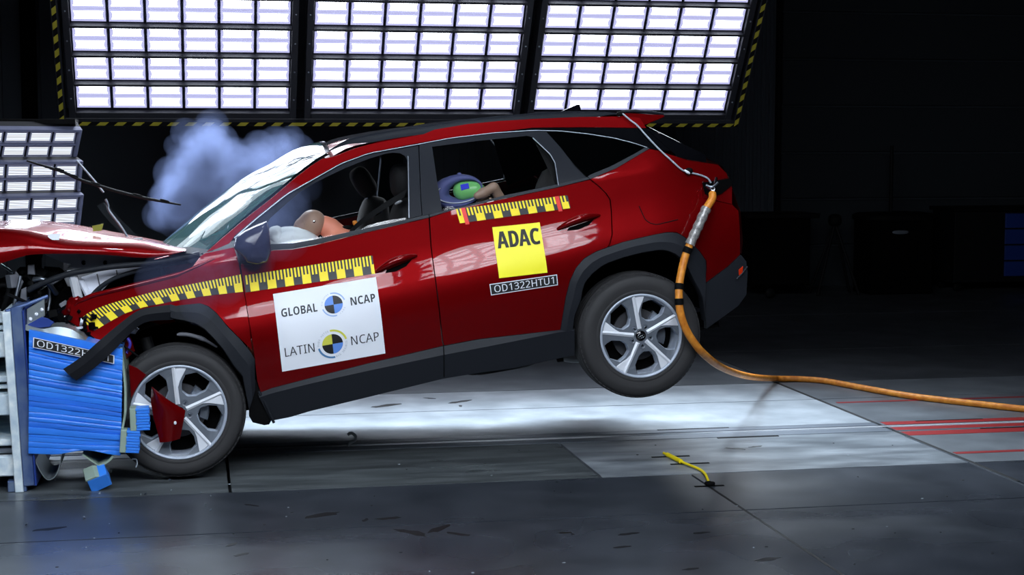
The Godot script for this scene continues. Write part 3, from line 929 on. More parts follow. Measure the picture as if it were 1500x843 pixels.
func build_roof(car: Node3D) -> void:
	# roof skin between the rails, from the windscreen header to the spoiler
	var rail_line := resample(P.rail, 31)
	var rows := []
	for k in 31:
		var p: Vector3 = rail_line[k]
		var row := []
		for j in 17:
			var u := j / 8.0 - 1.0
			var w := 0.585
			row.append(Vector3(p.x - 0.03 * (1.0 - u * u), p.y - 0.03 + 0.014 * (1.0 - u * u) - 0.02 * pow(absf(u), 6.0), w * u))
		rows.append(row)
	put("roof_skin", loft(rows, M.red), car)
	for side in [1.0, -1.0]:
		var pts := []
		for p in curve(P.rail, 40):
			pts.append(Vector3(p.x, p.y - 0.017, 0.60 * side))
		var up := []
		var out := []
		var low := []
		var inn := []
		for i in pts.size():
			var p: Vector3 = pts[i]
			var g := clampf(minf(i + 0.3, pts.size() - 1.0 - i) / 6.0, 0.05, 1.0)
			p.y += 0.012 * (1.0 - g)
			up.append(p + Vector3(0, 0.017, -0.006 * side) * g)
			out.append(p + Vector3(0, 0.002, 0.020 * side) * g)
			low.append(p + Vector3(0, -0.034, 0.034 * side) * g)
			inn.append(p + Vector3(0, -0.034, -0.02 * side) * g)
		put("roof_rail", loft([inn, up, out, low, inn], M.trim, [1, 3]), car)
	# windscreen, a shallow bowl between the A-pillars
	var e := resample(P.ws_edge, 21)
	var c := resample(P.ws_mid, 21)
	rows = []
	for k in 21:
		var row := []
		for j in 25:
			var u := j / 12.0 - 1.0
			var b := pow(absf(u), 2.2)
			var q: Vector3 = c[k].lerp(e[k], b)
			row.append(Vector3(q.x, q.y, 0.69 * u * lerpf(1.0, 0.90, k / 20.0)))
		rows.append(row)
	put("windscreen", loft(rows, M.windscreen), car)
	for side in [1.0, -1.0]:
		var a := []
		var b := []
		for k in 21:
			var z: float = 0.69 * lerpf(1.0, 0.90, k / 20.0) * side
			a.append(Vector3(e[k].x - 0.012, e[k].y + 0.004, z - 0.035 * side))
			b.append(Vector3(e[k].x + 0.012, e[k].y - 0.012, z + 0.012 * side))
		put("windscreen_frit", loft([a, b], M.gloss), car)
	var head_a := []
	var head_b := []
	for j in 25:
		head_a.append(rows[20][j] + Vector3(-0.01, 0.002, 0))
		head_b.append(rows[20][j] + Vector3(0.018, 0.003, 0))
	put("windscreen_header", loft([head_a, head_b], M.gloss), car)
	# shark fin
	var fin := [Vector2(2.60, 1.70), Vector2(2.66, 1.722), Vector2(2.755, 1.746), Vector2(2.772, 1.743), Vector2(2.775, 1.69)]
	put("roof_antenna", prism_mesh(fin, -0.018, 0.018, M.gloss, 0.006), car)
	# spoiler over the rear screen
	var sp_rows := []
	for j in 21:
		var u := j / 10.0 - 1.0
		var w := 0.63 * u
		var pull := 0.03 * u * u
		sp_rows.append([Vector3(2.86 - pull, 1.675, w * 0.93), Vector3(2.95 - pull, 1.664, w * 0.97), Vector3(3.16 - pull * 2.0, 1.612, w), Vector3(3.165 - pull * 2.0, 1.600, w), Vector3(3.06 - pull, 1.575, w), Vector3(2.97 - pull, 1.556, w * 0.98)])
	var by := []
	for r in 6:
		var row := []
		for j in 21:
			row.append(sp_rows[j][r])
		by.append(row)
	var sp := put("roof_spoiler", loft(by, M.red, [3, 4]), car)
	for side in [1.0, -1.0]:
		put("spoiler_end", prism_mesh([Vector2(2.86, 1.665), Vector2(3.13, 1.612), Vector2(3.135, 1.600), Vector2(3.03, 1.575), Vector2(2.95, 1.556), Vector2(2.86, 1.60)], 0.60 * side - 0.01, 0.60 * side + 0.03 * side + 0.01, M.red, 0.003), sp)
		put("rail_foot", blob(Vector3(0.09, 0.035, 0.05), 2.6, M.gloss, 0, 1, 1, Transform3D(Basis(Vector3(0, 0, 1), -0.2), Vector3(2.90, 1.645, 0.605 * side)), 8, 12), sp)
	put("spoiler_lip", tube_mesh([Vector3(2.88, 1.672, 0.60), Vector3(2.96, 1.662, 0.625), Vector3(3.06, 1.638, 0.63), Vector3(3.13, 1.617, 0.63)], 0.010, M.trim, 8), sp)

func build_rear(car: Node3D) -> void:
	var prof := [Vector2(2.99, 1.56), Vector2(3.16, 1.44), Vector2(3.34, 1.30), Vector2(3.40, 1.26), Vector2(3.43, 1.19), Vector2(3.45, 1.03), Vector2(3.46, 0.98), Vector2(3.45, 0.80), Vector2(3.435, 0.72)]
	var rows := []
	for p in prof:
		var row := []
		for j in 21:
			var u := j / 10.0 - 1.0
			var w := flank(minf(p.x, 3.43), p.y)
			row.append(Vector3(p.x + 0.09 * (1.0 - u * u), p.y + 0.01 * (1.0 - u * u), w * u))
		rows.append(row)
	put("rear_screen", loft(rows.slice(0, 3), M.tint), car)
	put("tailgate", loft(rows.slice(2, 9), M.red, [2]), car)
	for side in [1.0, -1.0]:
		# dark fin beside the rear screen, and its bright edge
		put("screen_fin", panel([Vector2(2.975, 1.553), Vector2(3.054, 1.508), Vector2(3.30, 1.345), Vector2(3.30, 1.297), Vector2(3.19, 1.331), Vector2(3.12, 1.362)], M.gloss, 0.004, 0.02, 0.0, side), car)
		var lamp := put("tail_lamp", panel(P.tail_lamp, M.lamp_red, 0.004, 0.03, 0.0, side), car)
		if side > 0.0:
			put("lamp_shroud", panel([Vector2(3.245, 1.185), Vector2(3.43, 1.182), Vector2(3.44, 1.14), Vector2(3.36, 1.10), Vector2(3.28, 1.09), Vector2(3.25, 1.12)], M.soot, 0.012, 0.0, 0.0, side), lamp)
		# bumper corner
		put("rear_bumper", panel(P.rbumper, M.plastic, 0.012, 0.05, 0.0015, side), car)
		put("bumper_reflector", panel([Vector2(3.40, 0.628), Vector2(3.43, 0.645), Vector2(3.425, 0.60), Vector2(3.40, 0.59)], M.amber, 0.018, 0.01, 0.0, side), car)
		put("bumper_crease", tube_mesh(flank_row([Vector2(3.38, 0.575), Vector2(3.42, 0.60), Vector2(3.462, 0.638)], 0.016, 8, side), 0.006, M.seal, 6), car)
	var low := []
	for p in [Vector2(3.435, 0.72), Vector2(3.50, 0.68), Vector2(3.51, 0.58), Vector2(3.49, 0.47), Vector2(3.40, 0.42), Vector2(3.0, 0.38)]:
		var row := []
		for j in 21:
			var u := j / 10.0 - 1.0
			row.append(Vector3(p.x + 0.09 * (1.0 - u * u) - 0.03 * absf(u), p.y, 0.74 * u))
		low.append(row)
	put("rear_bumper_face", loft(low, M.plastic, [1, 3]), car)
	put("underbody", box_mesh(Vector3(0.15, 0.27, -0.66), Vector3(3.3, 0.37, 0.66), M.soot, 0.02), car)
	put("exhaust_silencer", blob(Vector3(0.55, 0.14, 0.5), 3.5, M.black, 0, 1, 1, Transform3D(Basis(), Vector3(1.95, 0.27, 0.32)), 12, 20), car)
	put("rear_axle_beam", tube_mesh([Vector3(2.728, 0.343, -0.70), Vector3(2.70, 0.36, 0.0), Vector3(2.728, 0.343, 0.70)], 0.05, M.black, 10), car)

func build_front(car: Node3D) -> void:
	# bonnet, thrown up and forward over the barrier
	var n := 40
	var lip := curve(P.hood_lip, n)
	var cre := curve(P.hood_crease, n)
	var far := curve(P.hood_far, n)
	var rows := []
	for t in [0.0, 0.25, 0.5, 0.75, 1.0]:
		var row := []
		for k in n:
			var q: Vector3 = lip[k].lerp(cre[k], t)
			row.append(q + Vector3(0, 0, 0.035 * sin(PI * t) * (1.0 - t * 0.4)))
		rows.append(row)
	for t in [0.12, 0.25, 0.4, 0.55, 0.7, 0.85, 1.0]:
		var row := []
		for k in n:
			var q: Vector3 = cre[k].lerp(far[k], t)
			var x := k / (n - 1.0)
			q.y += 0.008 * sin(PI * t) + 0.004 * sin(9.0 * x + 3.0 * t) * sin(PI * t)
			row.append(q)
		rows.append(row)
	for t in [0.1, 0.3, 0.55, 0.8, 1.0]:
		var row := []
		for k in n:
			var x := k / (n - 1.0)
			row.append(Vector3(far[k].x - 0.10 * t * x, far[k].y + 0.006 * sin(PI * t) - 0.05 * t * t * t, lerpf(far[k].z, -0.78, t)))
		rows.append(row)
	var down := []
	for k in n:
		down.append(rows[-1][k] + Vector3(0, -0.06, -0.02))
	rows.append(down)
	var hood := put("bonnet", loft(rows, M.red), car)
	var under := []
	for k in n:
		under.append(lip[k] + Vector3(0, 0.012, -0.05))
	put("bonnet_edge", loft([rows[0], under], M.lamp_red), hood)
	put("bonnet_liner", loft([under, down], M.soot), hood)
	put("white_sticker", prism_mesh([Vector2(-0.035, -0.02), Vector2(0.03, -0.024), Vector2(0.038, 0.02), Vector2(-0.028, 0.022)], 0.0, 0.002, M.white, 0.0, Transform3D(Basis(Vector3(0, 0, 1), -0.10) * Basis(Vector3(1, 0, 0), -0.75), Vector3(-0.522, 1.452, 0.742))), hood)
	# scuttle, seals and inner panels seen under the bonnet
	put("scuttle_panel", loft([[Vector3(0.31, 1.20, 0.80), Vector3(0.20, 1.245, 0.78), Vector3(0.10, 1.24, 0.70)], [Vector3(0.34, 1.235, 0.70), Vector3(0.24, 1.262, 0.66), Vector3(0.08, 1.275, 0.5)], [Vector3(0.26, 1.262, 0.0), Vector3(0.10, 1.275, 0.0), Vector3(-0.02, 1.28, 0.0)], [Vector3(0.34, 1.235, -0.70), Vector3(0.24, 1.262, -0.66), Vector3(0.08, 1.275, -0.5)]], M.black), car)
	put("bonnet_seal", tube_mesh(curve([Vector3(0.26, 1.228, 0.76), Vector3(0.015, 1.222, 0.75), Vector3(-0.25, 1.236, 0.74), Vector3(-0.48, 1.232, 0.73), Vector3(-0.60, 1.21, 0.72), Vector3(-0.715, 1.175, 0.70)], 30), 0.017, M.plastic, 8), car)
	var ga := [Vector3(0.28, 1.195, 0.72), Vector3(0.05, 1.195, 0.70), Vector3(-0.14, 1.180, 0.68), Vector3(-0.27, 1.15, 0.66), Vector3(-0.37, 1.09, 0.64), Vector3(-0.42, 1.02, 0.64)]
	put("gutter_edge", tube_mesh(curve(ga, 30), 0.013, M.seal, 8), car)
	put("apron_panel", prism_mesh([Vector2(-0.42, 1.195), Vector2(-0.30, 1.215), Vector2(-0.06, 1.212), Vector2(0.10, 1.205), Vector2(-0.11, 1.182), Vector2(-0.18, 1.174), Vector2(-0.27, 1.135), Vector2(-0.38, 1.06), Vector2(-0.42, 1.06)], 0.60, 0.625, M.inner_white, 0.004), car)
	put("apron_seam", tube_mesh([Vector3(-0.33, 1.20, 0.628), Vector3(-0.325, 1.10, 0.628)], 0.004, M.inner_grey, 5), car)
	put("apron_seam", tube_mesh([Vector3(-0.22, 1.205, 0.628), Vector3(-0.22, 1.165, 0.628)], 0.004, M.inner_grey, 5), car)
	put("suspension_tower", prism_mesh([Vector2(-0.66, 1.40), Vector2(-0.05, 1.36), Vector2(-0.05, 1.18), Vector2(-0.38, 1.14), Vector2(-0.50, 1.10), Vector2(-0.53, 1.22), Vector2(-0.48, 1.27), Vector2(-0.58, 1.33)], 0.50, 0.53, M.tower_grey, 0.006), car)
	for q in [Vector3(-0.40, 1.27, 0.53), Vector3(-0.28, 1.25, 0.53)]:
		put("tower_hole", prism_mesh(arc(q.x, q.y, 0.012, 0.014, 0, 340, 14), q.z, q.z + 0.004, M.soot), car)
	put("headlamp_bracket", prism_mesh([Vector2(-0.485, 1.25), Vector2(-0.437, 1.248), Vector2(-0.425, 1.05), Vector2(-0.445, 1.035), Vector2(-0.475, 1.05)], 0.66, 0.72, M.alu_bright, 0.012), car)
	put("headlamp_bracket", prism_mesh([Vector2(-0.445, 1.19), Vector2(-0.41, 1.185), Vector2(-0.365, 1.045), Vector2(-0.40, 1.03)], 0.62, 0.66, M.inner_white, 0.01), car)
	put("pillar_patch", prism_mesh([Vector2(0.17, 1.20), Vector2(0.28, 1.235), Vector2(0.27, 1.205), Vector2(0.20, 1.18)], 0.74, 0.76, M.trim, 0.005), car)
	# the mangled nose: bent rails, pipes, crumpled boxes
	var r2 := RandomNumberGenerator.new()
	r2.seed = 11
	var nose := Node3D.new()
	nose.name = "crushed_nose"
	car.add_child(nose, true)
	put("engine_block", blob(Vector3(0.75, 0.5, 1.2), 4.0, M.soot, 0.12, 4.0, 5, Transform3D(Basis(), Vector3(-0.35, 0.92, -0.05)), 20, 32), nose)
	put("radiator_pack", box_mesh(Vector3(-0.92, 0.62, -0.6), Vector3(-0.80, 1.2, 0.45), M.soot, 0.02), nose)
	for k in 26:
		var a := Vector3(r2.randf_range(-0.84, -0.54), r2.randf_range(1.0, 1.28), r2.randf_range(0.30, 0.64))
		var b := a + Vector3(r2.randf_range(-0.10, 0.10), r2.randf_range(-0.16, 0.10), r2.randf_range(-0.1, 0.1))
		var c := b + Vector3(r2.randf_range(-0.12, 0.10), r2.randf_range(-0.14, 0.10), r2.randf_range(-0.1, 0.1))
		var mm: Material = [M.soot, M.black, M.black, M.dark, M.soot, M.steel][k % 6]
		put("bent_pipe", tube_mesh(curve([a, b, c], 10), r2.randf_range(0.006, 0.017), mm, 7), nose)
	for k in 30:
		var at := Vector3(r2.randf_range(-0.86, -0.56), r2.randf_range(0.96, 1.26), r2.randf_range(0.34, 0.66))
		var s := Vector3(r2.randf_range(0.02, 0.09), r2.randf_range(0.02, 0.10), r2.randf_range(0.02, 0.08))
		var mm: Material = [M.soot, M.black, M.dark, M.soot, M.inner_grey, M.black][k % 6]
		var st := new_st()
		box(st, -s * 0.5, s * 0.5, 0.004, Transform3D(Basis.from_euler(Vector3(r2.randf() * 3.0, r2.randf() * 3.0, r2.randf() * 3.0)), at))
		put("crushed_box", done(st, mm), nose)
	for s in [[Vector3(-0.80, 1.25, 0.62), Vector3(-0.77, 1.29, 0.62), Vector3(-0.74, 1.22, 0.62), Vector3(-0.78, 1.16, 0.60)], [Vector3(-0.70, 1.31, 0.62), Vector3(-0.665, 1.31, 0.62), Vector3(-0.67, 1.25, 0.62), Vector3(-0.71, 1.26, 0.62)], [Vector3(-0.76, 1.18, 0.64), Vector3(-0.73, 1.19, 0.64), Vector3(-0.74, 1.10, 0.64), Vector3(-0.79, 1.08, 0.64)]]:
		var o := []
		for q in s:
			o.append(Vector2(q.x, q.y))
		put("torn_flange", prism_mesh(o, 0.60, 0.625, M.inner_grey, 0.004), nose)
	put("dipstick_tube", tube_mesh(curve([Vector3(-0.745, 1.26, 0.66), Vector3(-0.80, 1.12, 0.68), Vector3(-0.86, 0.98, 0.70)], 12), 0.010, M.steel, 7), nose)
	for k in 16:
		var at := Vector3(r2.randf_range(-0.60, -0.36), r2.randf_range(0.93, 1.07), r2.randf_range(0.70, 0.82))
		var s := Vector3(r2.randf_range(0.02, 0.05), r2.randf_range(0.015, 0.05), r2.randf_range(0.02, 0.05))
		var st := new_st()
		box(st, -s * 0.5, s * 0.5, 0.003, Transform3D(Basis.from_euler(Vector3(r2.randf() * 3.0, r2.randf() * 3.0, r2.randf() * 3.0)), at))
		put("headlamp_shard", done(st, [M.black, M.soot, M.gloss, M.soot, M.inner_grey][k % 5]), nose)
	for k in 20:
		var at := Vector3(r2.randf_range(-0.53, -0.37), r2.randf_range(0.885, 1.03), r2.randf_range(0.835, 0.885))
		if at.y > 1.0 + (at.x + 0.53) * 0.4:
			at.y -= 0.06
		var s := Vector3(r2.randf_range(0.008, 0.040), r2.randf_range(0.008, 0.034), r2.randf_range(0.01, 0.03))
		var st := new_st()
		box(st, -s * 0.5, s * 0.5, 0.002, Transform3D(Basis.from_euler(Vector3(r2.randf() * 3.0, r2.randf() * 3.0, r2.randf() * 3.0)), at))
		put("headlamp_shard", done(st, [M.soot, M.black, M.gloss, M.soot, M.black, M.soot, M.inner_white][k % 7]), nose)
	put("headlamp_shell", blob(Vector3(0.20, 0.13, 0.16), 2.6, M.gloss, 0.05, 9.0, 8, Transform3D(Basis(), Vector3(-0.50, 1.0, 0.70)), 14, 20), nose)
	put("fender_tip", blob(Vector3(0.11, 0.10, 0.05), 2.6, M.red, 0.05, 16.0, 9, Transform3D(Basis(Vector3(0, 0, 1), 0.5), Vector3(-0.475, 1.03, 0.78)), 14, 20), nose)
	# inside the front arch
	put("red_flange", panel([Vector2(-0.093, 0.905), Vector2(-0.05, 0.935), Vector2(0.01, 0.93), Vector2(0.05, 0.905), Vector2(0.065, 0.875), Vector2(-0.02, 0.875)], M.red, -0.05, 0.01, 0.0), nose)
	put("strut_rod", tube_mesh([Vector3(-0.12, 0.93, 0.78), Vector3(-0.08, 0.915, 0.80)], 0.006, M.chrome, 6), nose)
	put("corner_lamp", prism_mesh([Vector2(-0.212, 0.912), Vector2(-0.17, 0.895), Vector2(-0.144, 0.868), Vector2(-0.165, 0.845), Vector2(-0.20, 0.855)], 0.82, 0.86, M.inner_grey, 0.01), nose)
	put("corner_lamp_rim", tube_mesh([Vector3(-0.212, 0.916, 0.865), Vector3(-0.17, 0.90, 0.865), Vector3(-0.14, 0.872, 0.865)], 0.004, M.chrome, 6), nose)
	put("brake_hose", tube_mesh(curve([Vector3(-0.211, 0.825, 0.82), Vector3(-0.205, 0.79, 0.83), Vector3(-0.232, 0.745, 0.82)], 10), 0.009, M.purple, 8), nose)
	put("wiring", tube_mesh(curve([Vector3(-0.29, 0.85, 0.83), Vector3(-0.23, 0.78, 0.85), Vector3(-0.16, 0.70, 0.82)], 10), 0.006, M.dark, 6), nose)
	put("red_bracket", prism_mesh([Vector2(-0.30, 0.84), Vector2(-0.20, 0.88), Vector2(-0.19, 0.74), Vector2(-0.27, 0.68)], 0.72, 0.76, M.lamp_red, 0.006), nose)
	put("arch_fold", tube_mesh(curve([Vector3(0.06, 0.80, 0.82), Vector3(0.12, 0.79, 0.83), Vector3(0.20, 0.75, 0.83), Vector3(0.27, 0.69, 0.82)], 14), [0.006, 0.011, 0.012, 0.012, 0.012, 0.012, 0.012, 0.014, 0.014, 0.010, 0.009, 0.008, 0.007, 0.005], M.inner_grey, 7), nose)
	put("strut_leg", tube_mesh([Vector3(-0.12, 0.80, 0.70), Vector3(-0.10, 0.62, 0.72)], 0.035, M.dark, 10), nose)
	# the arch moulding torn off and hanging over the barrier
	var up := [Vector2(0.13, 0.965), Vector2(0.06, 0.978), Vector2(-0.01, 0.984), Vector2(-0.10, 0.985), Vector2(-0.16, 0.968), Vector2(-0.26, 0.918), Vector2(-0.35, 0.868), Vector2(-0.46, 0.798), Vector2(-0.56, 0.752)]
	var lo := [Vector2(0.12, 0.895), Vector2(0.05, 0.895), Vector2(-0.02, 0.905), Vector2(-0.09, 0.910), Vector2(-0.15, 0.890), Vector2(-0.22, 0.845), Vector2(-0.30, 0.79), Vector2(-0.40, 0.728), Vector2(-0.50, 0.680)]
	var zs := [0.855, 0.885, 0.900, 0.92, 0.96, 1.05, 1.13, 1.145, 1.15]
	var r_a := []
	var r_b := []
	var r_c := []
	var r_d := []
	for k in 9:
		r_a.append(Vector3(up[k].x, up[k].y, zs[k] - 0.012))
		var mid: Vector2 = up[k].lerp(lo[k], 0.45)
		r_b.append(Vector3(mid.x, mid.y, zs[k] + 0.02))
		r_c.append(Vector3(lo[k].x, lo[k].y, zs[k] + 0.006))
		r_d.append(Vector3(mid.x, mid.y, zs[k] - 0.02))
	put("torn_arch_moulding", loft([curve(r_a, 24), curve(r_b, 24), curve(r_c, 24), curve(r_d, 24), curve(r_a, 24)], M.plastic_deep, [1, 2, 3]), car)

func build_cabin(car: Node3D) -> void:
	put("dashboard", blob(Vector3(0.50, 0.26, 1.40), 4.0, M.seat_dark, 0, 1, 1, Transform3D(Basis(), Vector3(0.46, 1.08, 0.0)), 14, 28), car)
	var rim := []
	for k in 33:
		var a := TAU * k / 32.0
		rim.append(Vector3(cos(a) * 0.18, sin(a) * 0.18, 0))
	var xw := Transform3D(Basis(Vector3(0, 0, 1), -0.35) * Basis(Vector3(0, 1, 0), PI / 2), Vector3(0.74, 1.05, 0.37))
	var rr := []
	for p in rim:
		rr.append(xw * p)
	put("steering_wheel", tube_mesh(rr, 0.016, M.seat_dark, 8), car)
	put("airbag", blob(Vector3(0.34, 0.17, 0.40), 2.2, M.airbag, 0.025, 4.0, 4, Transform3D(Basis(Vector3(0, 0, 1), -0.34), Vector3(0.81, 1.185, 0.41)), 26, 40), car, "white inflated airbag")
	put("curtain_cloth", blob(Vector3(0.10, 0.13, 0.18), 2.3, M.airbag, 0.03, 6.0, 6, Transform3D(Basis(Vector3(0, 0, 1), 0.2), Vector3(0.72, 1.225, 0.50)), 14, 20), car)
	for side in [1.0, -1.0]:
		var sx := 0.12 if side > 0.0 else 0.0
		var seat := Node3D.new()
		seat.name = "front_seat"
		car.add_child(seat, true)
		put("seat_cushion", blob(Vector3(0.55, 0.20, 0.52), 4.0, M.seat_dark, 0, 1, 1, Transform3D(Basis(), Vector3(1.08 + sx, 0.72, 0.37 * side)), 14, 24), seat)
		put("seat_backrest", blob(Vector3(0.20, 0.72, 0.50), 3.5, M.seat_dark, 0, 1, 1, Transform3D(Basis(Vector3(0, 0, 1), -0.28), Vector3(1.33 + sx, 1.0, 0.37 * side)), 20, 28), seat)
		for z in [-0.06, 0.06]:
			put("headrest_post", tube_mesh([Vector3(1.36 + sx * 1.2, 1.28, 0.37 * side + z), Vector3(1.375 + sx * 1.2, 1.40, 0.37 * side + z)], 0.008, M.chrome, 8), seat)
		put("headrest", blob(Vector3(0.13, 0.21, 0.28), 3.0, M.seat_dark, 0, 1, 1, Transform3D(Basis(Vector3(0, 0, 1), -0.1 + 0.5 * (0.0 if side > 0.0 else 1.0)), Vector3(1.36 + sx * 1.3, 1.45, 0.37 * side)), 16, 24), seat)
	put("rear_bench", blob(Vector3(0.60, 0.22, 1.35), 5.0, M.seat_dark, 0, 1, 1, Transform3D(Basis(), Vector3(2.15, 0.74, 0.0)), 14, 28), car)
	put("rear_backrest", blob(Vector3(0.22, 0.66, 1.30), 5.0, M.seat_dark, 0, 1, 1, Transform3D(Basis(Vector3(0, 0, 1), -0.35), Vector3(2.55, 1.04, 0.0)), 14, 28), car)
	for z in [-0.40, 0.0, 0.40]:
		put("rear_headrest", blob(Vector3(0.10, 0.16, 0.24), 3.0, M.seat_dark, 0, 1, 1, Transform3D(Basis(Vector3(0, 0, 1), -0.3), Vector3(2.66, 1.40, z)), 12, 20), car)
	put("cabin_floor", box_mesh(Vector3(0.35, 0.40, -0.78), Vector3(3.1, 0.45, 0.78), M.soot, 0.01), car)
	put("headlining", box_mesh(Vector3(1.25, 1.625, -0.52), Vector3(2.75, 1.635, 0.52), M.dark, 0.0), car)
	# the driver's belt from the pillar down across the seat, with its bright anchors
	var belt_a := [Vector3(1.50, 1.385, 0.62), Vector3(1.36, 1.325, 0.60), Vector3(1.22, 1.255, 0.57), Vector3(1.14, 1.20, 0.54)]
	var ba := []
	var bb := []
	for p in curve(belt_a, 16):
		ba.append(p + Vector3(0.012, 0.022, 0.0))
		bb.append(p + Vector3(-0.012, -0.022, 0.012))
	put("seat_belt", loft([ba, bb], M.dark), car)
	put("belt_buckle", blob(Vector3(0.055, 0.02, 0.02), 3.0, M.chrome, 0, 1, 1, Transform3D(Basis(Vector3(0, 0, 1), 0.35), Vector3(1.325, 1.292, 0.585)), 8, 12), car)
	put("belt_guide", blob(Vector3(0.08, 0.018, 0.02), 2.5, M.white, 0, 1, 1, Transform3D(Basis(Vector3(0, 0, 1), 0.30), Vector3(1.39, 1.322, 0.50)), 8, 12), car)
	put("belt_guide", blob(Vector3(0.05, 0.018, 0.02), 2.5, M.white, 0, 1, 1, Transform3D(Basis(Vector3(0, 0, 1), 0.30), Vector3(1.465, 1.33, 0.50)), 8, 12), car)

func build_wheel(car: Node3D, at: Vector3, r: float, rim: float, turn: float, side: float) -> void:
	var w := Node3D.new()
	w.name = "wheel"
	car.add_child(w, true)
	w.transform = Transform3D(Basis.from_scale(Vector3.ONE) if side > 0.0 else Basis(Vector3.UP, PI), at)
	# z = 0 is the outer face of the sidewall bulge
	var st := new_st()
	var prof := [Vector2(rim - 0.004, -0.022), Vector2(rim + 0.006, -0.008), Vector2(rim + 0.02, -0.003), Vector2(rim + 0.028, -0.006), Vector2(lerpf(rim, r, 0.45), 0.0), Vector2(lerpf(rim, r, 0.62), -0.001), Vector2(lerpf(rim, r, 0.70), -0.006), Vector2(lerpf(rim, r, 0.80), -0.010), Vector2(r - 0.020, -0.020), Vector2(r - 0.006, -0.036), Vector2(r - 0.002, -0.050)]
	var z := -0.052
	for k in 4:
		prof.append(Vector2(r, z))
		prof.append(Vector2(r, z - 0.030))
		prof.append(Vector2(r - 0.008, z - 0.031))
		prof.append(Vector2(r - 0.008, z - 0.037))
		z -= 0.038
	prof += [Vector2(r, z), Vector2(r - 0.006, -0.215), Vector2(r - 0.03, -0.235), Vector2(lerpf(rim, r, 0.5), -0.242), Vector2(rim, -0.225)]
	lathe(st, prof, 72, [3])
	put("tyre", done(st, M.rub), w)
	# shoulder blocks of the tread
	st = new_st()
	for k in 72:
		var a := TAU * k / 72.0
		var xf := Transform3D(Basis(Vector3(0, 0, 1), a), Vector3.ZERO)
		box(st, Vector3(r - 0.020, -0.011, -0.050), Vector3(r - 0.0065, 0.011, -0.030), 0.0, xf)
	put("tread_block", done(st, M.rub), w).set_meta("kind", "stuff")
	st = new_st()
	lathe(st, [Vector2(rim + 0.004, -0.016), Vector2(rim + 0.005, -0.006), Vector2(rim, -0.002), Vector2(rim - 0.007, -0.004), Vector2(rim - 0.012, -0.014), Vector2(rim - 0.02, -0.10), Vector2(rim - 0.03, -0.20)], 72, [4])
	put("rim", done(st, M.alloy), w)
	st = new_st()
	lathe(st, [Vector2(0.035, -0.10), Vector2(0.155, -0.10), Vector2(0.155, -0.115), Vector2(0.03, -0.115)], 48, [1, 2])
	put("brake_disc", done(st, M.disc), w)
	st = new_st()
	lathe(st, [Vector2(0.0, -0.135), Vector2(rim - 0.03, -0.135)], 48)
	put("brake_backplate", done(st, M.soot), w)
	put("brake_caliper", prism_mesh(arc(0, 0, 0.17, 0.17, -30, 48, 10, 0.68), -0.115, -0.075, M.steel, 0.006), w)
	# five spokes round windows; outer plane at zf
	var zf := -0.022
	for k in 5:
		var spoke := Node3D.new()
		spoke.name = "spoke"
		w.add_child(spoke, true)
		spoke.transform = Transform3D(Basis(Vector3(0, 0, 1), deg_to_rad(turn + 72.0 * k)), Vector3.ZERO)
		spoke_meshes(spoke, rim, zf)
		var la := deg_to_rad(turn + 72.0 * k + 33.0)
		st = new_st()
		lathe(st, [Vector2(0.0, 0.006), Vector2(0.006, 0.006), Vector2(0.011, 0.0), Vector2(0.011, -0.012)], 12, [1])
		var lug := put("lug_nut", done(st, M.chrome), w)
		lug.position = Vector3(cos(la) * rim * 0.235, sin(la) * rim * 0.235, zf + 0.006)
		st = new_st()
		lathe(st, [Vector2(0.019, 0.001), Vector2(0.0, -0.010)], 16)
		var seat := put("lug_recess", done(st, M.alloy_dark), w)
		seat.position = Vector3(cos(la) * rim * 0.235, sin(la) * rim * 0.235, zf + 0.0055)
	st = new_st()
	lathe(st, [Vector2(0.0, 0.007), Vector2(0.026, 0.005), Vector2(0.032, 0.0), Vector2(0.034, -0.01)], 32, [2])
	put("hub_cap", done(st, M.gloss), w).position = Vector3(0, 0, zf + 0.004)
	# the small slanted emblem on the cap
	st = new_st()
	var el := []
	for k in 25:
		var a := TAU * k / 24.0
		el.append(Vector3(cos(a) * 0.020, sin(a) * 0.0125, 0.0))
	tube(st, el, 0.0016, 6)
	tube(st, [Vector3(-0.011, -0.008, 0), Vector3(-0.006, 0.008, 0)], 0.002, 6)
	tube(st, [Vector3(0.006, -0.008, 0), Vector3(0.011, 0.008, 0)], 0.002, 6)
	tube(st, [Vector3(-0.008, -0.002, 0), Vector3(0.008, 0.002, 0)], 0.0018, 6)
	put("cap_emblem", done(st, M.chrome), w).position = Vector3(0, 0, zf + 0.0115)

func pol(r: float, deg: float) -> Vector2:
	return Vector2(cos(deg_to_rad(deg)) * r, sin(deg_to_rad(deg)) * r)

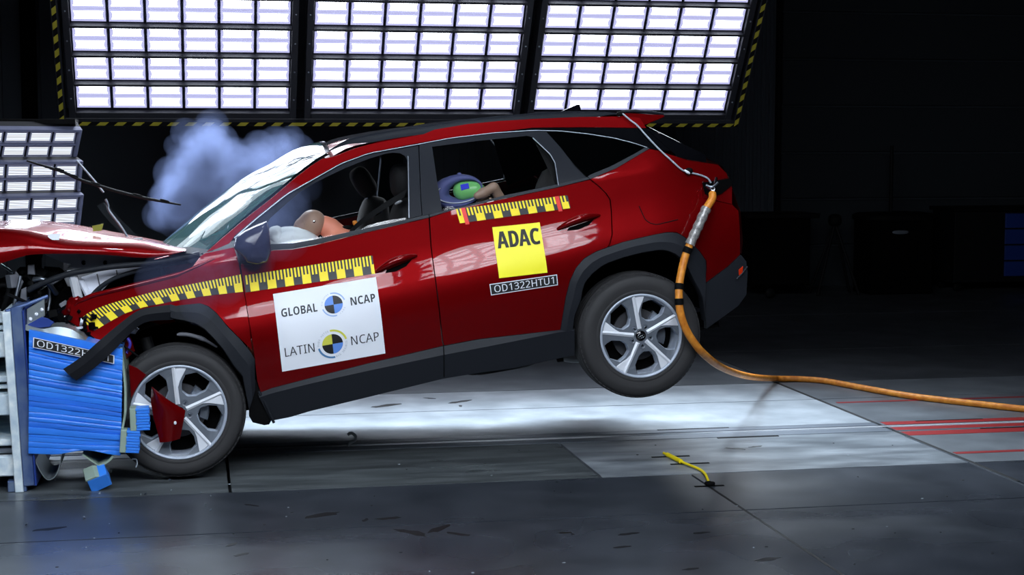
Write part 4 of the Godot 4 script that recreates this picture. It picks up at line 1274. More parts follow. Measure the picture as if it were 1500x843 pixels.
func spoke_meshes(o: Node3D, R: float, zf: float) -> void:
	# the face of one fifth of the wheel: from this ridge to the next, with a window in it
	var hole := [pol(R * 0.46, 58), pol(R * 0.62, 60), pol(R * 0.80, 56), pol(R * 0.925, 42), pol(R * 0.915, 20), pol(R * 0.72, 15), pol(R * 0.50, 20), pol(R * 0.40, 38)]
	var outer := []
	for k in 13:
		outer.append(pol(R * 0.975, 72.0 * k / 12.0))
	for k in 4:
		outer.append(pol(lerpf(R * 0.975, R * 0.10, (k + 1) / 5.0), 72.0))
	for k in 7:
		outer.append(pol(R * 0.10, 72.0 - 12.0 * k))
	for k in 4:
		outer.append(pol(lerpf(R * 0.10, R * 0.975, (k + 1) / 5.0), 0.0))
	outer.append(outer[0])
	var c := pol(R * 0.70, 38)
	# resample both outlines by angle round the window's middle
	var ro := []
	var rh := []
	var hl := hole + [hole[0]]
	for k in 73:
		var d := Vector2.from_angle(TAU * k / 72.0)
		ro.append(hit(c, d, outer))
		rh.append(hit(c, d, hl))
	var a := []
	var b := []
	var m := []
	var e := []
	for k in 73:
		var q: Vector2 = ro[k]
		var rr := q.length() / R
		a.append(Vector3(q.x, q.y, zf + 0.004 * (1.0 - rr) + (0.010 if rr > 0.9 else 0.0)))
		var q2: Vector2 = rh[k].lerp(q, 0.07)
		m.append(Vector3(q2.x, q2.y, zf + 0.002))
		b.append(Vector3(rh[k].x, rh[k].y, zf - 0.012))
		e.append(Vector3(rh[k].x, rh[k].y, zf - 0.055))
	put("spoke_face", loft([a, m], M.alloy_dark), o)
	put("window_bevel", loft([m, b, e], M.alloy, [1]), o)
	# the raised ridge and its machined facet
	var st := new_st()
	st.set_smooth_group(-1)
	var p := [Vector3(R * 0.17, -0.013, zf + 0.004), Vector3(R * 0.17, 0.013, zf + 0.004), Vector3(R * 0.18, 0.0, zf + 0.013), Vector3(R * 0.985, -0.010, zf + 0.010), Vector3(R * 0.985, 0.012, zf + 0.010), Vector3(R * 0.985, 0.0, zf + 0.020)]
	quad(st, p[0], p[2], p[5], p[3])
	quad(st, p[2], p[1], p[4], p[5])
	tri(st, p[0], p[1], p[2])
	tri(st, p[3], p[5], p[4])
	put("spoke_ridge", done(st, M.alloy_cut), o)
	put("machined_facet", prism_mesh([pol(R * 0.50, -3.5), pol(R * 0.66, -8), pol(R * 0.965, -16), pol(R * 0.968, -2.0)], zf - 0.012, zf + 0.009, M.alloy_cut, 0.002), o)

func hit(c: Vector2, d: Vector2, outline: Array) -> Vector2:
	for k in outline.size() - 1:
		var x = Geometry2D.segment_intersects_segment(c, c + d * 2.0, outline[k], outline[k + 1])
		if x != null:
			return x
	return c + d * 0.05

# printed sheets and tapes stuck on the near flank
func decals(fender: Node3D, fd: Node3D, rd: Node3D) -> void:
	tape(fender, P.fender_tape_top, P.fender_tape_bot, 9.7, 0, 60)
	var q: Array = P.fdoor_tape
	tape(fd, [q[0], q[1]], [q[3], q[2]], 7.5, 7, 40)
	q = P.rdoor_tape
	tape(rd, [q[0], q[1]], [q[3], q[2]], 6.45, 0, 40)
	for u in [0.045, 0.885]:
		var st := new_st()
		print_poly(st, [Vector2(u, -0.14), Vector2(u + 0.035, -0.14), Vector2(u + 0.037, 1.03), Vector2(u, 1.03)], [q[0], q[1]], [q[3], q[2]], 0.0045)
		put("red_tape", done_n(st, M.redtape), rd, "strip of red tape over the measuring tape")
	# the white poster with two round test marks
	q = P.ncap
	var t := [q[0], q[1]]
	var b := [q[3], q[2]]
	var st := new_st()
	print_grid(st, 14, 10, t, b, 0.002)
	var mesh := done_n(st, M.white)
	st = new_st()
	print_text(st, "GLOBAL", 0.055, 0.695, 0.40, 0.80, t, b, 0.0034)
	print_text(st, "NCAP", 0.725, 0.695, 0.965, 0.80, t, b, 0.0034)
	done_n(st, M.print_dark, mesh)
	st = new_st()
	print_text(st, "LATIN", 0.045, 0.185, 0.33, 0.30, t, b, 0.0034, false)
	print_text(st, "NCAP", 0.685, 0.185, 0.955, 0.30, t, b, 0.0034, false)
	done_n(st, M.print_dark, mesh)
	var ax := 0.78
	st = new_st()
	for k in [0, 2]:
		print_poly(st, arc(0.56, 0.745, 0.088, 0.088 / ax, 90.0 * k, 90.0 * k + 90.0), t, b, 0.0034)
		print_poly(st, arc(0.505, 0.245, 0.100, 0.100 / ax, 90.0 * k, 90.0 * k + 90.0), t, b, 0.0034)
	done_n(st, M.print_black, mesh)
	st = new_st()
	for k in [1, 3]:
		print_poly(st, arc(0.56, 0.745, 0.088, 0.088 / ax, 90.0 * k, 90.0 * k + 90.0), t, b, 0.0034)
	print_poly(st, arc(0.505, 0.245, 0.100, 0.100 / ax, 270.0, 360.0), t, b, 0.0034)
	done_n(st, M.print_blue, mesh)
	st = new_st()
	print_poly(st, arc(0.505, 0.245, 0.100, 0.100 / ax, 90.0, 180.0), t, b, 0.0034)
	print_poly(st, arc(0.505, 0.245, 0.146, 0.146 / ax, 12.0, 95.0, 20, 0.87), t, b, 0.0034)
	done_n(st, M.print_olive, mesh)
	st = new_st()
	for a0 in [15.0, 195.0]:
		print_poly(st, arc(0.56, 0.745, 0.118, 0.118 / ax, a0, a0 + 85.0, 20, 0.90), t, b, 0.0034)
	done_n(st, M.print_pale, mesh)
	st = new_st()
	print_poly(st, arc(0.505, 0.245, 0.146, 0.146 / ax, 190.0, 275.0, 20, 0.87), t, b, 0.0034)
	done_n(st, M.print_teal, mesh)
	st = new_st()
	ring_text(st, "PARA AUTOS", 0.505, 0.245, 0.126, ax, 182.0, 100.0, 0.020, t, b)
	ring_text(st, "MÁS SEGUROS", 0.505, 0.245, 0.143, ax, 278.0, 365.0, 0.020, t, b, true)
	ring_text(st, "FOR SAFER", 0.56, 0.745, 0.106, ax, 178.0, 108.0, 0.014, t, b)
	ring_text(st, "CARS", 0.56, 0.745, 0.118, ax, 295.0, 340.0, 0.014, t, b, true)
	done_n(st, M.print_grey, mesh)
	put("test_poster", mesh, fd, "white poster with two round quartered test marks")
	q = P.adac
	t = [q[0], q[1]]
	b = [q[3], q[2]]
	st = new_st()
	print_grid(st, 8, 8, t, b, 0.002)
	mesh = done_n(st, M.adac)
	st = new_st()
	for e in [-0.009, 0.0, 0.009]:
		print_text(st, "ADAC", 0.065 + e, 0.575, 0.945 + e, 0.90, t, b, 0.0034 + 0.00005 * e)
	done_n(st, M.print_black, mesh)
	put("yellow_sticker", mesh, rd, "square yellow sticker with black lettering")
	q = P.plate
	t = [q[0], q[1]]
	b = [q[3], q[2]]
	st = new_st()
	print_grid(st, 12, 2, t, b, 0.002)
	mesh = done_n(st, M.white)
	st = new_st()
	for k in 12:
		print_poly(st, rect(0.012 + 0.976 * k / 12.0, 0.075, 0.012 + 0.976 * (k + 1) / 12.0, 0.925), t, b, 0.0028)
	done_n(st, M.print_black, mesh)
	st = new_st()
	print_text(st, "OD1322HTU1", 0.06, 0.19, 0.945, 0.83, t, b, 0.0036, false)
	done_n(st, M.white, mesh)
	put("test_number_plate", mesh, rd, "black number strip with white lettering")

# small capitals set round a mark
func ring_text(st: SurfaceTool, text: String, cx: float, cy: float, r: float, ax: float, a0: float, a1: float, h: float, t: Array, b: Array, inward := false) -> void:
	var n := text.length()
	for i in n:
		if text[i] == " ":
			continue
		var a := deg_to_rad(lerpf(a0, a1, (i + 0.5) / n))
		var g := letters(text[i], false)
		var outv := Vector2(cos(a), sin(a))
		var along := Vector2(-outv.y, outv.x) if inward else Vector2(outv.y, -outv.x)
		var up := -outv if inward else outv
		var wdt := h * 0.62 if text[i] != "I" else h * 0.15
		for k in range(0, g.size(), 3):
			var p := []
			var nn := []
			for e in 3:
				var q := outv * r + along * (g[k + e].x - 0.5) * wdt + up * g[k + e].y * h
				var s := sheet_at(t, b, cx + q.x, cy + q.y / ax)
				p.append(on_flank(s, 0.0034))
				nn.append(flank_n(s))
			tri_n(st, p, nn)

# a black tape with yellow centimetre marks; periods of ten marks, the first five on a yellow block
func tape(parent: Node3D, top: Array, bot: Array, periods: float, first: int, steps: int) -> void:
	var st := new_st()
	print_grid(st, steps, 2, top, bot, 0.002)
	var mesh := done_n(st, M.tape_black)
	st = new_st()
	var total := int(periods * 10.0)
	for k in total:
		var g := (k + first) % 10
		var u0 := k / (periods * 10.0)
		var u1 := (k + 1) / (periods * 10.0)
		if g < 5:
			print_poly(st, rect(u0, 0.0, u1, 0.52), top, bot, 0.0032)
			if g % 2 == 0:
				print_poly(st, rect(u0, 0.52, u1, 1.0), top, bot, 0.0032)
		elif g % 2 == 0:
			print_poly(st, rect(u0, 0.45, u1, 1.0), top, bot, 0.0032)
	done_n(st, M.yellow, mesh)
	put("measuring_tape", mesh, parent, "black and yellow measuring tape")
# ---------------------------------------------------------------- lamps
func look(at: Vector3, to: Vector3) -> Transform3D:
	return Transform3D(Basis.looking_at(to - at, Vector3(0, 0, -1) if absf((to - at).normalized().y) > 0.95 else Vector3.UP), at)

func flood(at: Vector3, to: Vector3, energy: float, angle: float, label: String, group: String) -> void:
	var t := thing("flood_lamp", label, "lamp", look(at, to), group)
	var st := new_st()
	box(st, Vector3(-0.17, -0.17, 0.0), Vector3(0.17, 0.17, 0.16), 0.01)
	put("housing", done(st, M.lamp_body), t)
	put("lens", prism_mesh(rect(-0.15, -0.15, 0.15, 0.15), -0.004, 0.0, M.led_front), t)
	put("bracket", tube_mesh([Vector3(0, 0, 0.15), Vector3(0, 0.25, 0.5)], 0.02, M.lamp_body), t)
	var l := SpotLight3D.new()
	l.name = "flood_light"
	t.add_child(l, true)
	l.position = Vector3(0, 0, -0.02)
	l.light_color = Color(0.90, 0.955, 1.0)
	l.light_energy = energy
	l.light_size = 0.15
	l.spot_range = 40.0
	l.spot_attenuation = 2.0
	l.spot_angle = angle
	l.spot_angle_attenuation = 0.9
	l.shadow_enabled = true

# outline of one lens with notched ends
func lens_mesh(w: float, h: float, m: Material, notch := 0.012) -> ArrayMesh:
	var poly := PackedVector2Array([Vector2(-w / 2, -h / 2), Vector2(w / 2, -h / 2), Vector2(w / 2 - notch * 0.4, -h * 0.22), Vector2(w / 2 - notch, 0), Vector2(w / 2 - notch * 0.4, h * 0.22), Vector2(w / 2, h / 2), Vector2(-w / 2, h / 2), Vector2(-w / 2 + notch * 0.4, h * 0.22), Vector2(-w / 2 + notch, 0), Vector2(-w / 2 + notch * 0.4, -h * 0.22)])
	var st := new_st()
	var ids := Geometry2D.triangulate_polygon(poly)
	for k in range(0, ids.size(), 3):
		var p := []
		for e in 3:
			p.append(poly[ids[k + e]])
		var flip: bool = (p[1] - p[0]).cross(p[2] - p[0]) > 0.0
		for e in ([0, 2, 1] if flip else [0, 1, 2]):
			st.set_normal(Vector3(0, 0, 1))
			st.set_uv(Vector2(p[e].x / w + 0.5, 0.5 - p[e].y / h))
			st.add_vertex(Vector3(p[e].x, p[e].y, 0.0))
	return done_n(st, m)

# a bank of LED modules; local x along the bank, y up its face, +z the way it shines
func bank(xf: Transform3D, label: String, cols: int, rows: int, cw: float, rh: float, lens: ArrayMesh, tray: ArrayMesh, group: String, energy: float) -> Node3D:
	var t := thing("floodlight_bank", label, "light panel", xf, group)
	var w := cols * cw
	var h := rows * rh
	var fr := 0.055
	put("back_plate", box_mesh(Vector3(-fr, -fr, -0.16), Vector3(w + fr, h + fr, -0.05), M.lamp_body), t)
	for f in [[Vector3(-fr, -fr, -0.05), Vector3(0.0, h + fr, 0.03)], [Vector3(w, -fr, -0.05), Vector3(w + fr, h + fr, 0.03)], [Vector3(0, -fr, -0.05), Vector3(w, 0.0, 0.03)], [Vector3(0, h, -0.05), Vector3(w, h + fr, 0.03)]]:
		put("frame_bar", box_mesh(f[0], f[1], M.lamp_body), t)
	for j in range(1, rows):
		put("shelf_bar", box_mesh(Vector3(0, j * rh - 0.011, -0.04), Vector3(w, j * rh + 0.011, 0.045), M.lamp_body, 0.003), t)
	for j in rows:
		for i in cols:
			var mod := put("led_module", tray, t)
			mod.position = Vector3((i + 0.5) * cw, (j + 0.5) * rh, -0.03)
			for s in [-1.0, 1.0]:
				var le := put("led_lens", lens, mod)
				le.position = Vector3(0, s * rh * 0.215, 0.012)
	# its wide light: two soft lamps just before the lenses
	for k in 6:
		var l := SpotLight3D.new()
		l.name = "panel_light"
		t.add_child(l, true)
		l.transform = Transform3D(Basis(Vector3.UP, PI), Vector3(w * (0.27 + 0.46 * (k % 2)), h * (0.18 + 0.32 * (k / 2)), 0.42))
		l.light_color = Color(0.92, 0.96, 1.0)
		l.light_energy = energy
		l.light_size = 0.36
		l.spot_range = 40.0
		l.spot_attenuation = 2.0
		l.spot_angle = 60.0
		l.spot_angle_attenuation = 1.0
		l.shadow_enabled = true
	return t

func hazard(parent: Node3D, a: Vector3, b: Vector3, wdt: float, n: int, nrm: Vector3) -> void:
	var d := (b - a) / n
	var side := nrm.cross(b - a).normalized() * wdt
	var st := new_st()
	st.set_smooth_group(-1)
	for k in n:
		var p := a + d * k
		var s := d * 0.25
		quad(st, p + nrm * 0.002, p + d * 0.5 + nrm * 0.002, p + d * 0.5 + s + side + nrm * 0.002, p + s + side + nrm * 0.002)
	var mesh := done(st, M.hazard_yellow)
	st = new_st()
	st.set_smooth_group(-1)
	quad(st, a, b, b + side, a + side)
	done(st, M.black, mesh)
	put("hazard_edge", mesh, parent)

func build_banks() -> void:
	var cw := 0.2885
	var rh := 0.268
	var lens := lens_mesh(0.264, 0.114, M.led, 0.002)
	var tray := prism_mesh(rect(-cw / 2 + 0.008, -rh / 2 + 0.012, cw / 2 - 0.008, rh / 2 - 0.012), 0.0, 0.008, M.lamp_tray, 0.003)
	var tilt := Basis(Vector3(1, 0, 0), deg_to_rad(34.0))
	var names := ["left of the three ceiling light panels, above the barrier and smoke", "middle of the three ceiling light panels, above the car's roof", "right of the three ceiling light panels, above the car's tail"]
	var x0 := [-0.905, 1.0, 2.905]
	for k in 3:
		var t := bank(Transform3D(tilt, Vector3(x0[k], 2.185, -4.5)), "large tilted LED panel, " + names[k], 6, 9, cw, rh, lens, tray, "tilted ceiling light panels", 0.4)
		var w := 6 * cw
		hazard(t, Vector3(-0.13, -0.125, 0.03), Vector3(w + 0.13, -0.125, 0.03), 0.035, 14, Vector3(0, 0, 1))
		put("lower_skirt", box_mesh(Vector3(-0.13, -0.125, -0.12), Vector3(w + 0.13, -0.055, 0.028), M.lamp_body), t)
		if k != 1:
			var x := -0.13 if k == 0 else w + 0.095
			put("side_skirt", box_mesh(Vector3(x - 0.01, -0.12, -0.12), Vector3(x + 0.05, 9 * rh + 0.1, 0.028), M.lamp_body), t)
			hazard(t, Vector3(x, -0.12, 0.03), Vector3(x, 9 * rh, 0.03), -0.035, 20, Vector3(0, 0, 1))
		# the directed part of the bank's light: four beams, each as big as a few modules
		for j in 4:
			var l := SpotLight3D.new()
			l.name = "panel_beam"
			t.add_child(l, true)
			l.transform = Transform3D(Basis(Vector3(1, 0, 0), deg_to_rad(22.0)) * Basis(Vector3.UP, PI), Vector3(w * (0.25 + 0.5 * (j % 2)), rh * (5.5 + 2.5 * (j / 2)), 0.40))
			l.light_color = Color(0.88, 0.945, 1.0)
			l.light_energy = BANK_BEAM
			l.light_size = 0.3
			l.spot_range = 40.0
			l.spot_attenuation = 2.0
			l.spot_angle = 29.0
			l.spot_angle_attenuation = 0.9
			l.shadow_enabled = true
		for s in [-0.03, w + 0.03]:
			for j in 5:
				put("frame_bolt", blob(Vector3(0.016, 0.016, 0.012), 2.0, M.steel, 0, 1, 1, Transform3D(Basis(), Vector3(s, (j + 0.5) * rh, 0.033)), 6, 8), t)
	bank(Transform3D(tilt, Vector3(-1.93, 2.185 + 1.36 * cos(deg_to_rad(34.0)), -4.5 + 1.36 * sin(deg_to_rad(34.0)))), "narrow tilted light panel high above the barrier", 3, 4, cw, rh, lens, tray, "", 0.3)
	# three bars of smaller modules by the barrier
	var lens2 := lens_mesh(0.168, 0.105, M.led_bar, 0.002)
	var cw2 := 0.186
	var rh2 := 0.121
	var tray2 := prism_mesh(rect(-cw2 / 2 + 0.006, -rh2 / 2 + 0.006, cw2 / 2 - 0.006, rh2 / 2 - 0.006), 0.0, 0.006, M.lamp_tray, 0.002)
	var tops := [[2.030, 30.0, "topmost"], [1.787, 16.0, "middle"], [1.535, 20.0, "lowest"]]
	for k in 3:
		var yaw := Basis(Vector3.UP, deg_to_rad(26.0)) * Basis(Vector3(1, 0, 0), deg_to_rad(tops[k][1]))
		var n := 5
		var len := n * cw2
		var top_right := Vector3(-0.80, tops[k][0], -3.5)
		var xf := Transform3D(yaw, top_right - yaw * Vector3(len + 0.02, 2 * rh2 + 0.02, 0))
		var t := thing("light_bar", "low silver-edged bar of white LED modules by the barrier, %s of the stack of three" % tops[k][2], "light bar", xf, "low light bars by the barrier")
		var w := len
		var h := 2 * rh2
		put("back_plate", box_mesh(Vector3(-0.02, -0.02, -0.10), Vector3(w + 0.02, h + 0.02, -0.03), M.lamp_body), t)
		for f in [[Vector3(-0.02, -0.02, -0.03), Vector3(0, h + 0.02, 0.025)], [Vector3(w, -0.02, -0.03), Vector3(w + 0.02, h + 0.02, 0.025)], [Vector3(0, -0.02, -0.03), Vector3(w, 0.0, 0.025)], [Vector3(0, h, -0.03), Vector3(w, h + 0.02, 0.025)], [Vector3(0, rh2 - 0.006, -0.03), Vector3(w, rh2 + 0.006, 0.012)]]:
			put("frame_bar", box_mesh(f[0], f[1], M.lamp_tray, 0.003), t)
		for j in 2:
			for i in n:
				var mod := put("led_module", tray2, t)
				mod.position = Vector3((i + 0.5) * cw2, (j + 0.5) * rh2, -0.02)
				var le := put("led_lens", lens2, mod)
				le.position = Vector3(0, 0, 0.009)
		var l := SpotLight3D.new()
		l.name = "bar_light"
		t.add_child(l, true)
		l.transform = Transform3D(Basis(Vector3.UP, PI), Vector3(w / 2, h / 2, 0.16))
		l.light_color = Color(0.85, 0.92, 1.0)
		l.light_energy = 0.4
		l.light_size = 0.12
		l.spot_range = 40.0
		l.spot_attenuation = 2.0
		l.spot_angle = 60.0
		l.spot_angle_attenuation = 1.0
		l.shadow_enabled = true
	put_stand()
	# the banks on the camera's side, out of the picture, seen mirrored in the car's flank
	var lens3 := lens_mesh(0.264, 0.114, M.led_front, 0.002)
	var back := Basis(Vector3.UP, PI) * Basis(Vector3(1, 0, 0), deg_to_rad(35.0))
	for k in 3:
		bank(Transform3D(back, Vector3(-0.55 + 1.89 * k, 3.30, 5.6)), "large tilted light panel behind the camera, %s in its row" % ["nearest the barrier", "the middle one", "farthest from the barrier"][k], 6, 8, cw, rh, lens3, tray, "light panels behind the camera", 0.85)

func put_stand() -> void:
	var t := thing("lamp_stand", "dark stand carrying the low light bars beside the barrier", "stand", Transform3D(Basis(), Vector3(-1.2, 0, -3.75)))
	for x in [-0.35, 0.25]:
		put("post", box_mesh(Vector3(x - 0.03, 0, -0.06), Vector3(x + 0.03, 2.1, 0.0), M.lamp_body), t)
	put("foot", box_mesh(Vector3(-0.5, 0, -0.4), Vector3(0.4, 0.06, 0.1), M.lamp_body), t)
	put("top_rail", box_mesh(Vector3(-0.6, 2.06, -0.05), Vector3(0.36, 2.10, 0.32), M.black), t)

# ---------------------------------------------------------------- hall
func slab(parent: Node3D, x0: float, z0: float, x1: float, z1: float, m: Material, y := 0.0, gap := 0.008) -> void:
	var st := new_st()
	st.set_smooth_group(-1)
	var lo := Vector3(x0 + gap, y - 0.06, z0 + gap)
	var hi := Vector3(x1 - gap, y, z1 - gap)
	prism(st, rect(lo.x, -hi.z, hi.x, -lo.z), lo.y, hi.y, Transform3D(Basis(Vector3(1, 0, 0), -PI / 2), Vector3.ZERO), 0.0)
	put("floor_slab", done(st, m), parent)

func build_floor() -> void:
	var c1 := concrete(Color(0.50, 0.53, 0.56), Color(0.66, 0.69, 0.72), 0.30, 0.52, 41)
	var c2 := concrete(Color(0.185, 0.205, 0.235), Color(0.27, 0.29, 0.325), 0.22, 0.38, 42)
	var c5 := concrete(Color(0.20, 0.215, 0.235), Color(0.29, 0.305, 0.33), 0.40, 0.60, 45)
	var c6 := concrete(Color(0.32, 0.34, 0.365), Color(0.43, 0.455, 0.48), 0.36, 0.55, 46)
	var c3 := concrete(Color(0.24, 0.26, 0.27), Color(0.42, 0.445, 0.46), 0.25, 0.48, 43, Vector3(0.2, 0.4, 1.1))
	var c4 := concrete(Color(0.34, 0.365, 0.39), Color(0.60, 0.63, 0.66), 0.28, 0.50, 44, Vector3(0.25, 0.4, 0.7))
	var f := struct("floor", box_mesh(Vector3(-8, -0.30, -13), Vector3(16, -0.055, 14), M.tar, 0.0))
	# rows of slabs between joints that run along the track
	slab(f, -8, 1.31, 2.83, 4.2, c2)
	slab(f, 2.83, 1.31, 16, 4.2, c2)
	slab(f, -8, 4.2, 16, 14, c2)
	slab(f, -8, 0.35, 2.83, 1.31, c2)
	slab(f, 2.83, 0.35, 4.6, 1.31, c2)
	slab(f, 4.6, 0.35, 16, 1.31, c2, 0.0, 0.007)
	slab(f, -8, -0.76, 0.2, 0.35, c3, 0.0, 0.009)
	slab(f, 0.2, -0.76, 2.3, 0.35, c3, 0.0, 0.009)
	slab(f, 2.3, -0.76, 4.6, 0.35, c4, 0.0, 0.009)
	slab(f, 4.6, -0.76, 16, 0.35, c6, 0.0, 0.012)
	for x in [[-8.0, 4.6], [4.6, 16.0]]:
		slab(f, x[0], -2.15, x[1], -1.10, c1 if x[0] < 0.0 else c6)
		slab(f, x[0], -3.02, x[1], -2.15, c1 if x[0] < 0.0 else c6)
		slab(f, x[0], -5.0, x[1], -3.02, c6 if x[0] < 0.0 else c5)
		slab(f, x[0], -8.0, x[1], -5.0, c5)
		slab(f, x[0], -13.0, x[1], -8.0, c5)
	# crash track: two steel strips, a dark slot and a bright pull cable
	for r in [[-1.10, -0.985, "track_strip"], [-0.895, -0.76, "track_strip"]]:
		var st := new_st()
		box(st, Vector3(-8, -0.05, r[0] + 0.003), Vector3(16, 0.001, r[1] - 0.003), 0.002)
		put(r[2], done(st, M.alloy_dark), f)
	put("track_lip", box_mesh(Vector3(-8, -0.05, -0.945), Vector3(16, 0.004, -0.925), M.alu_bright, 0.003), f)
	put("pull_cable", tube_mesh([Vector3(-8, -0.010, -0.91), Vector3(16, -0.010, -0.91)], 0.008, M.steel, 8), f)
	for x in [3.35, 5.2]:
		put("track_cover", box_mesh(Vector3(x, -0.01, -0.74), Vector3(x + 0.42, 0.003, -0.715), M.black, 0.001), f)
		put("track_cover", box_mesh(Vector3(x - 0.3, -0.01, -1.10), Vector3(x + 0.2, 0.003, -1.08), M.black, 0.001), f)
	# red paint beyond the cross joint
	for r in [[-1.985, -1.94, 4.68], [-1.10, -0.99, 4.64], [-0.89, -0.78, 4.62], [-0.72, -0.58, 4.62], [0.02, 0.075, 4.63]]:
		put("red_stripe", box_mesh(Vector3(r[2], -0.01, r[0]), Vector3(16, 0.0018, r[1]), M.paint_red, 0.0), f)
	# tar in the cross joint and steel edge
	put("joint_filler", box_mesh(Vector3(4.585, -0.02, -3.4), Vector3(4.615, 0.001, 0.9), M.tar, 0.0), f)
	put("joint_edge", box_mesh(Vector3(4.572, -0.02, -0.55), Vector3(4.584, 0.003, 1.31), M.steel, 0.001), f)
	put("joint_filler", box_mesh(Vector3(2.822, -0.02, 0.72), Vector3(2.838, 0.001, 4.2), M.tar, 0.0), f)
	# drag marks and scuffs
	var r3 := RandomNumberGenerator.new()
	r3.seed = 8
	var marks := [[0.66, 1.0, 0.14, 0.5], [0.98, 1.14, 0.10, 0.2], [0.86, 1.16, 0.05, 1.2], [1.05, 1.46, 0.13, 2.2], [1.20, 1.42, 0.12, 0.9], [1.28, 1.55, 0.09, 2.4], [0.30, 0.70, 0.06, 2.4], [0.18, 1.55, 0.06, 0.9], [0.22, 1.75, 0.06, 0.7], [2.1, 1.7, 0.07, 0.2], [2.45, 1.75, 0.06, 0.1], [1.8, 1.62, 0.05, 0.0], [2.0, 1.95, 0.06, 0.1], [2.2, 2.4, 0.05, 0.2], [2.6, 2.3, 0.08, 0.2], [3.35, -0.35, 0.10, 2.6], [3.5, -0.4, 0.07, 0.3], [1.35, -2.45, 0.14, 0.5], [1.43, -2.5, 0.14, 0.5], [1.95, -2.55, 0.13, 0.6], [1.92, -2.35, 0.05, 1.5], [0.78, -2.55, 0.12, 0.4], [1.75, -2.75, 0.07, 2.5], [0.55, -2.3, 0.10, 0.5], [-0.7, 1.05, 0.10, 0.3]]
	for q in marks:
		var poly := []
		for k in 11:
			var a := TAU * k / 11.0
			poly.append(Vector2(cos(a) * q[2] * r3.randf_range(0.55, 1.0), sin(a) * q[2] * r3.randf_range(0.14, 0.34)))
		var b := Basis(Vector3.UP, q[3]) * Basis(Vector3(1, 0, 0), -PI / 2)
		put("scuff_mark", prism_mesh(poly, -0.002, 0.0012, M.tar, 0.0, Transform3D(b, Vector3(q[0], 0, q[1]))), f)
	for k in 60:
		var at := Vector3(r3.randf_range(-0.8, 4.4), 0.001, r3.randf_range(-0.7, 2.5))
		put("floor_speck", blob(Vector3(r3.randf_range(0.006, 0.02), 0.004, r3.randf_range(0.006, 0.018)), 2.0, [M.tar, M.tar, M.print_grey][k % 3], 0, 1, 1, Transform3D(Basis(), at), 4, 7), f)

func build_room() -> void:
	var wb := struct("wall_back", box_mesh(Vector3(-8, 0, -12.0), Vector3(16, 8, -11.6), M.wall, 0.0))
	# profiled sheet to the left of the big door, pillars, plain panels
	for k in 40:
		var x := 3.4 + k * 0.108
		put("wall_rib", box_mesh(Vector3(x, 0.0, -11.62), Vector3(x + 0.055, 7.9, -11.57), M.wall, 0.008), wb)
	put("wall_pillar", box_mesh(Vector3(-2.02, 0, -11.6), Vector3(-1.84, 8, -11.45), M.soot, 0.01), wb)
	put("wall_panel", box_mesh(Vector3(-5.0, 0, -11.6), Vector3(-2.25, 8, -11.52), M.wall, 0.01), wb)
	put("wall_panel", box_mesh(Vector3(-1.80, 0, -11.6), Vector3(3.2, 8, -11.53), M.wall, 0.01), wb)
	var d := struct("door_1", box_mesh(Vector3(7.70, 0, -11.62), Vector3(7.76, 6.0, -11.50), M.black, 0.01))
	for k in 9:
		for j in 2:
			put("door_panel", box_mesh(Vector3(7.78 + 3.9 * j, 0.24 + 0.625 * k - 0.30, -11.60), Vector3(7.78 + 3.9 * j + 3.88, 0.24 + 0.625 * k + 0.305, -11.53), M.wall_door, 0.012), d)
	struct("wall_left", box_mesh(Vector3(-8.3, 0, -12), Vector3(-8, 8, 14), M.wall, 0.0))
	struct("wall_right", box_mesh(Vector3(16, 0, -12), Vector3(16.3, 8, 14), M.wall, 0.0))
	struct("wall_front", box_mesh(Vector3(-8, 0, 14), Vector3(16, 8, 14.3), M.wall, 0.0))
	struct("ceiling", box_mesh(Vector3(-8.3, 8, -12), Vector3(16.3, 8.3, 14.3), M.ceiling, 0.0))

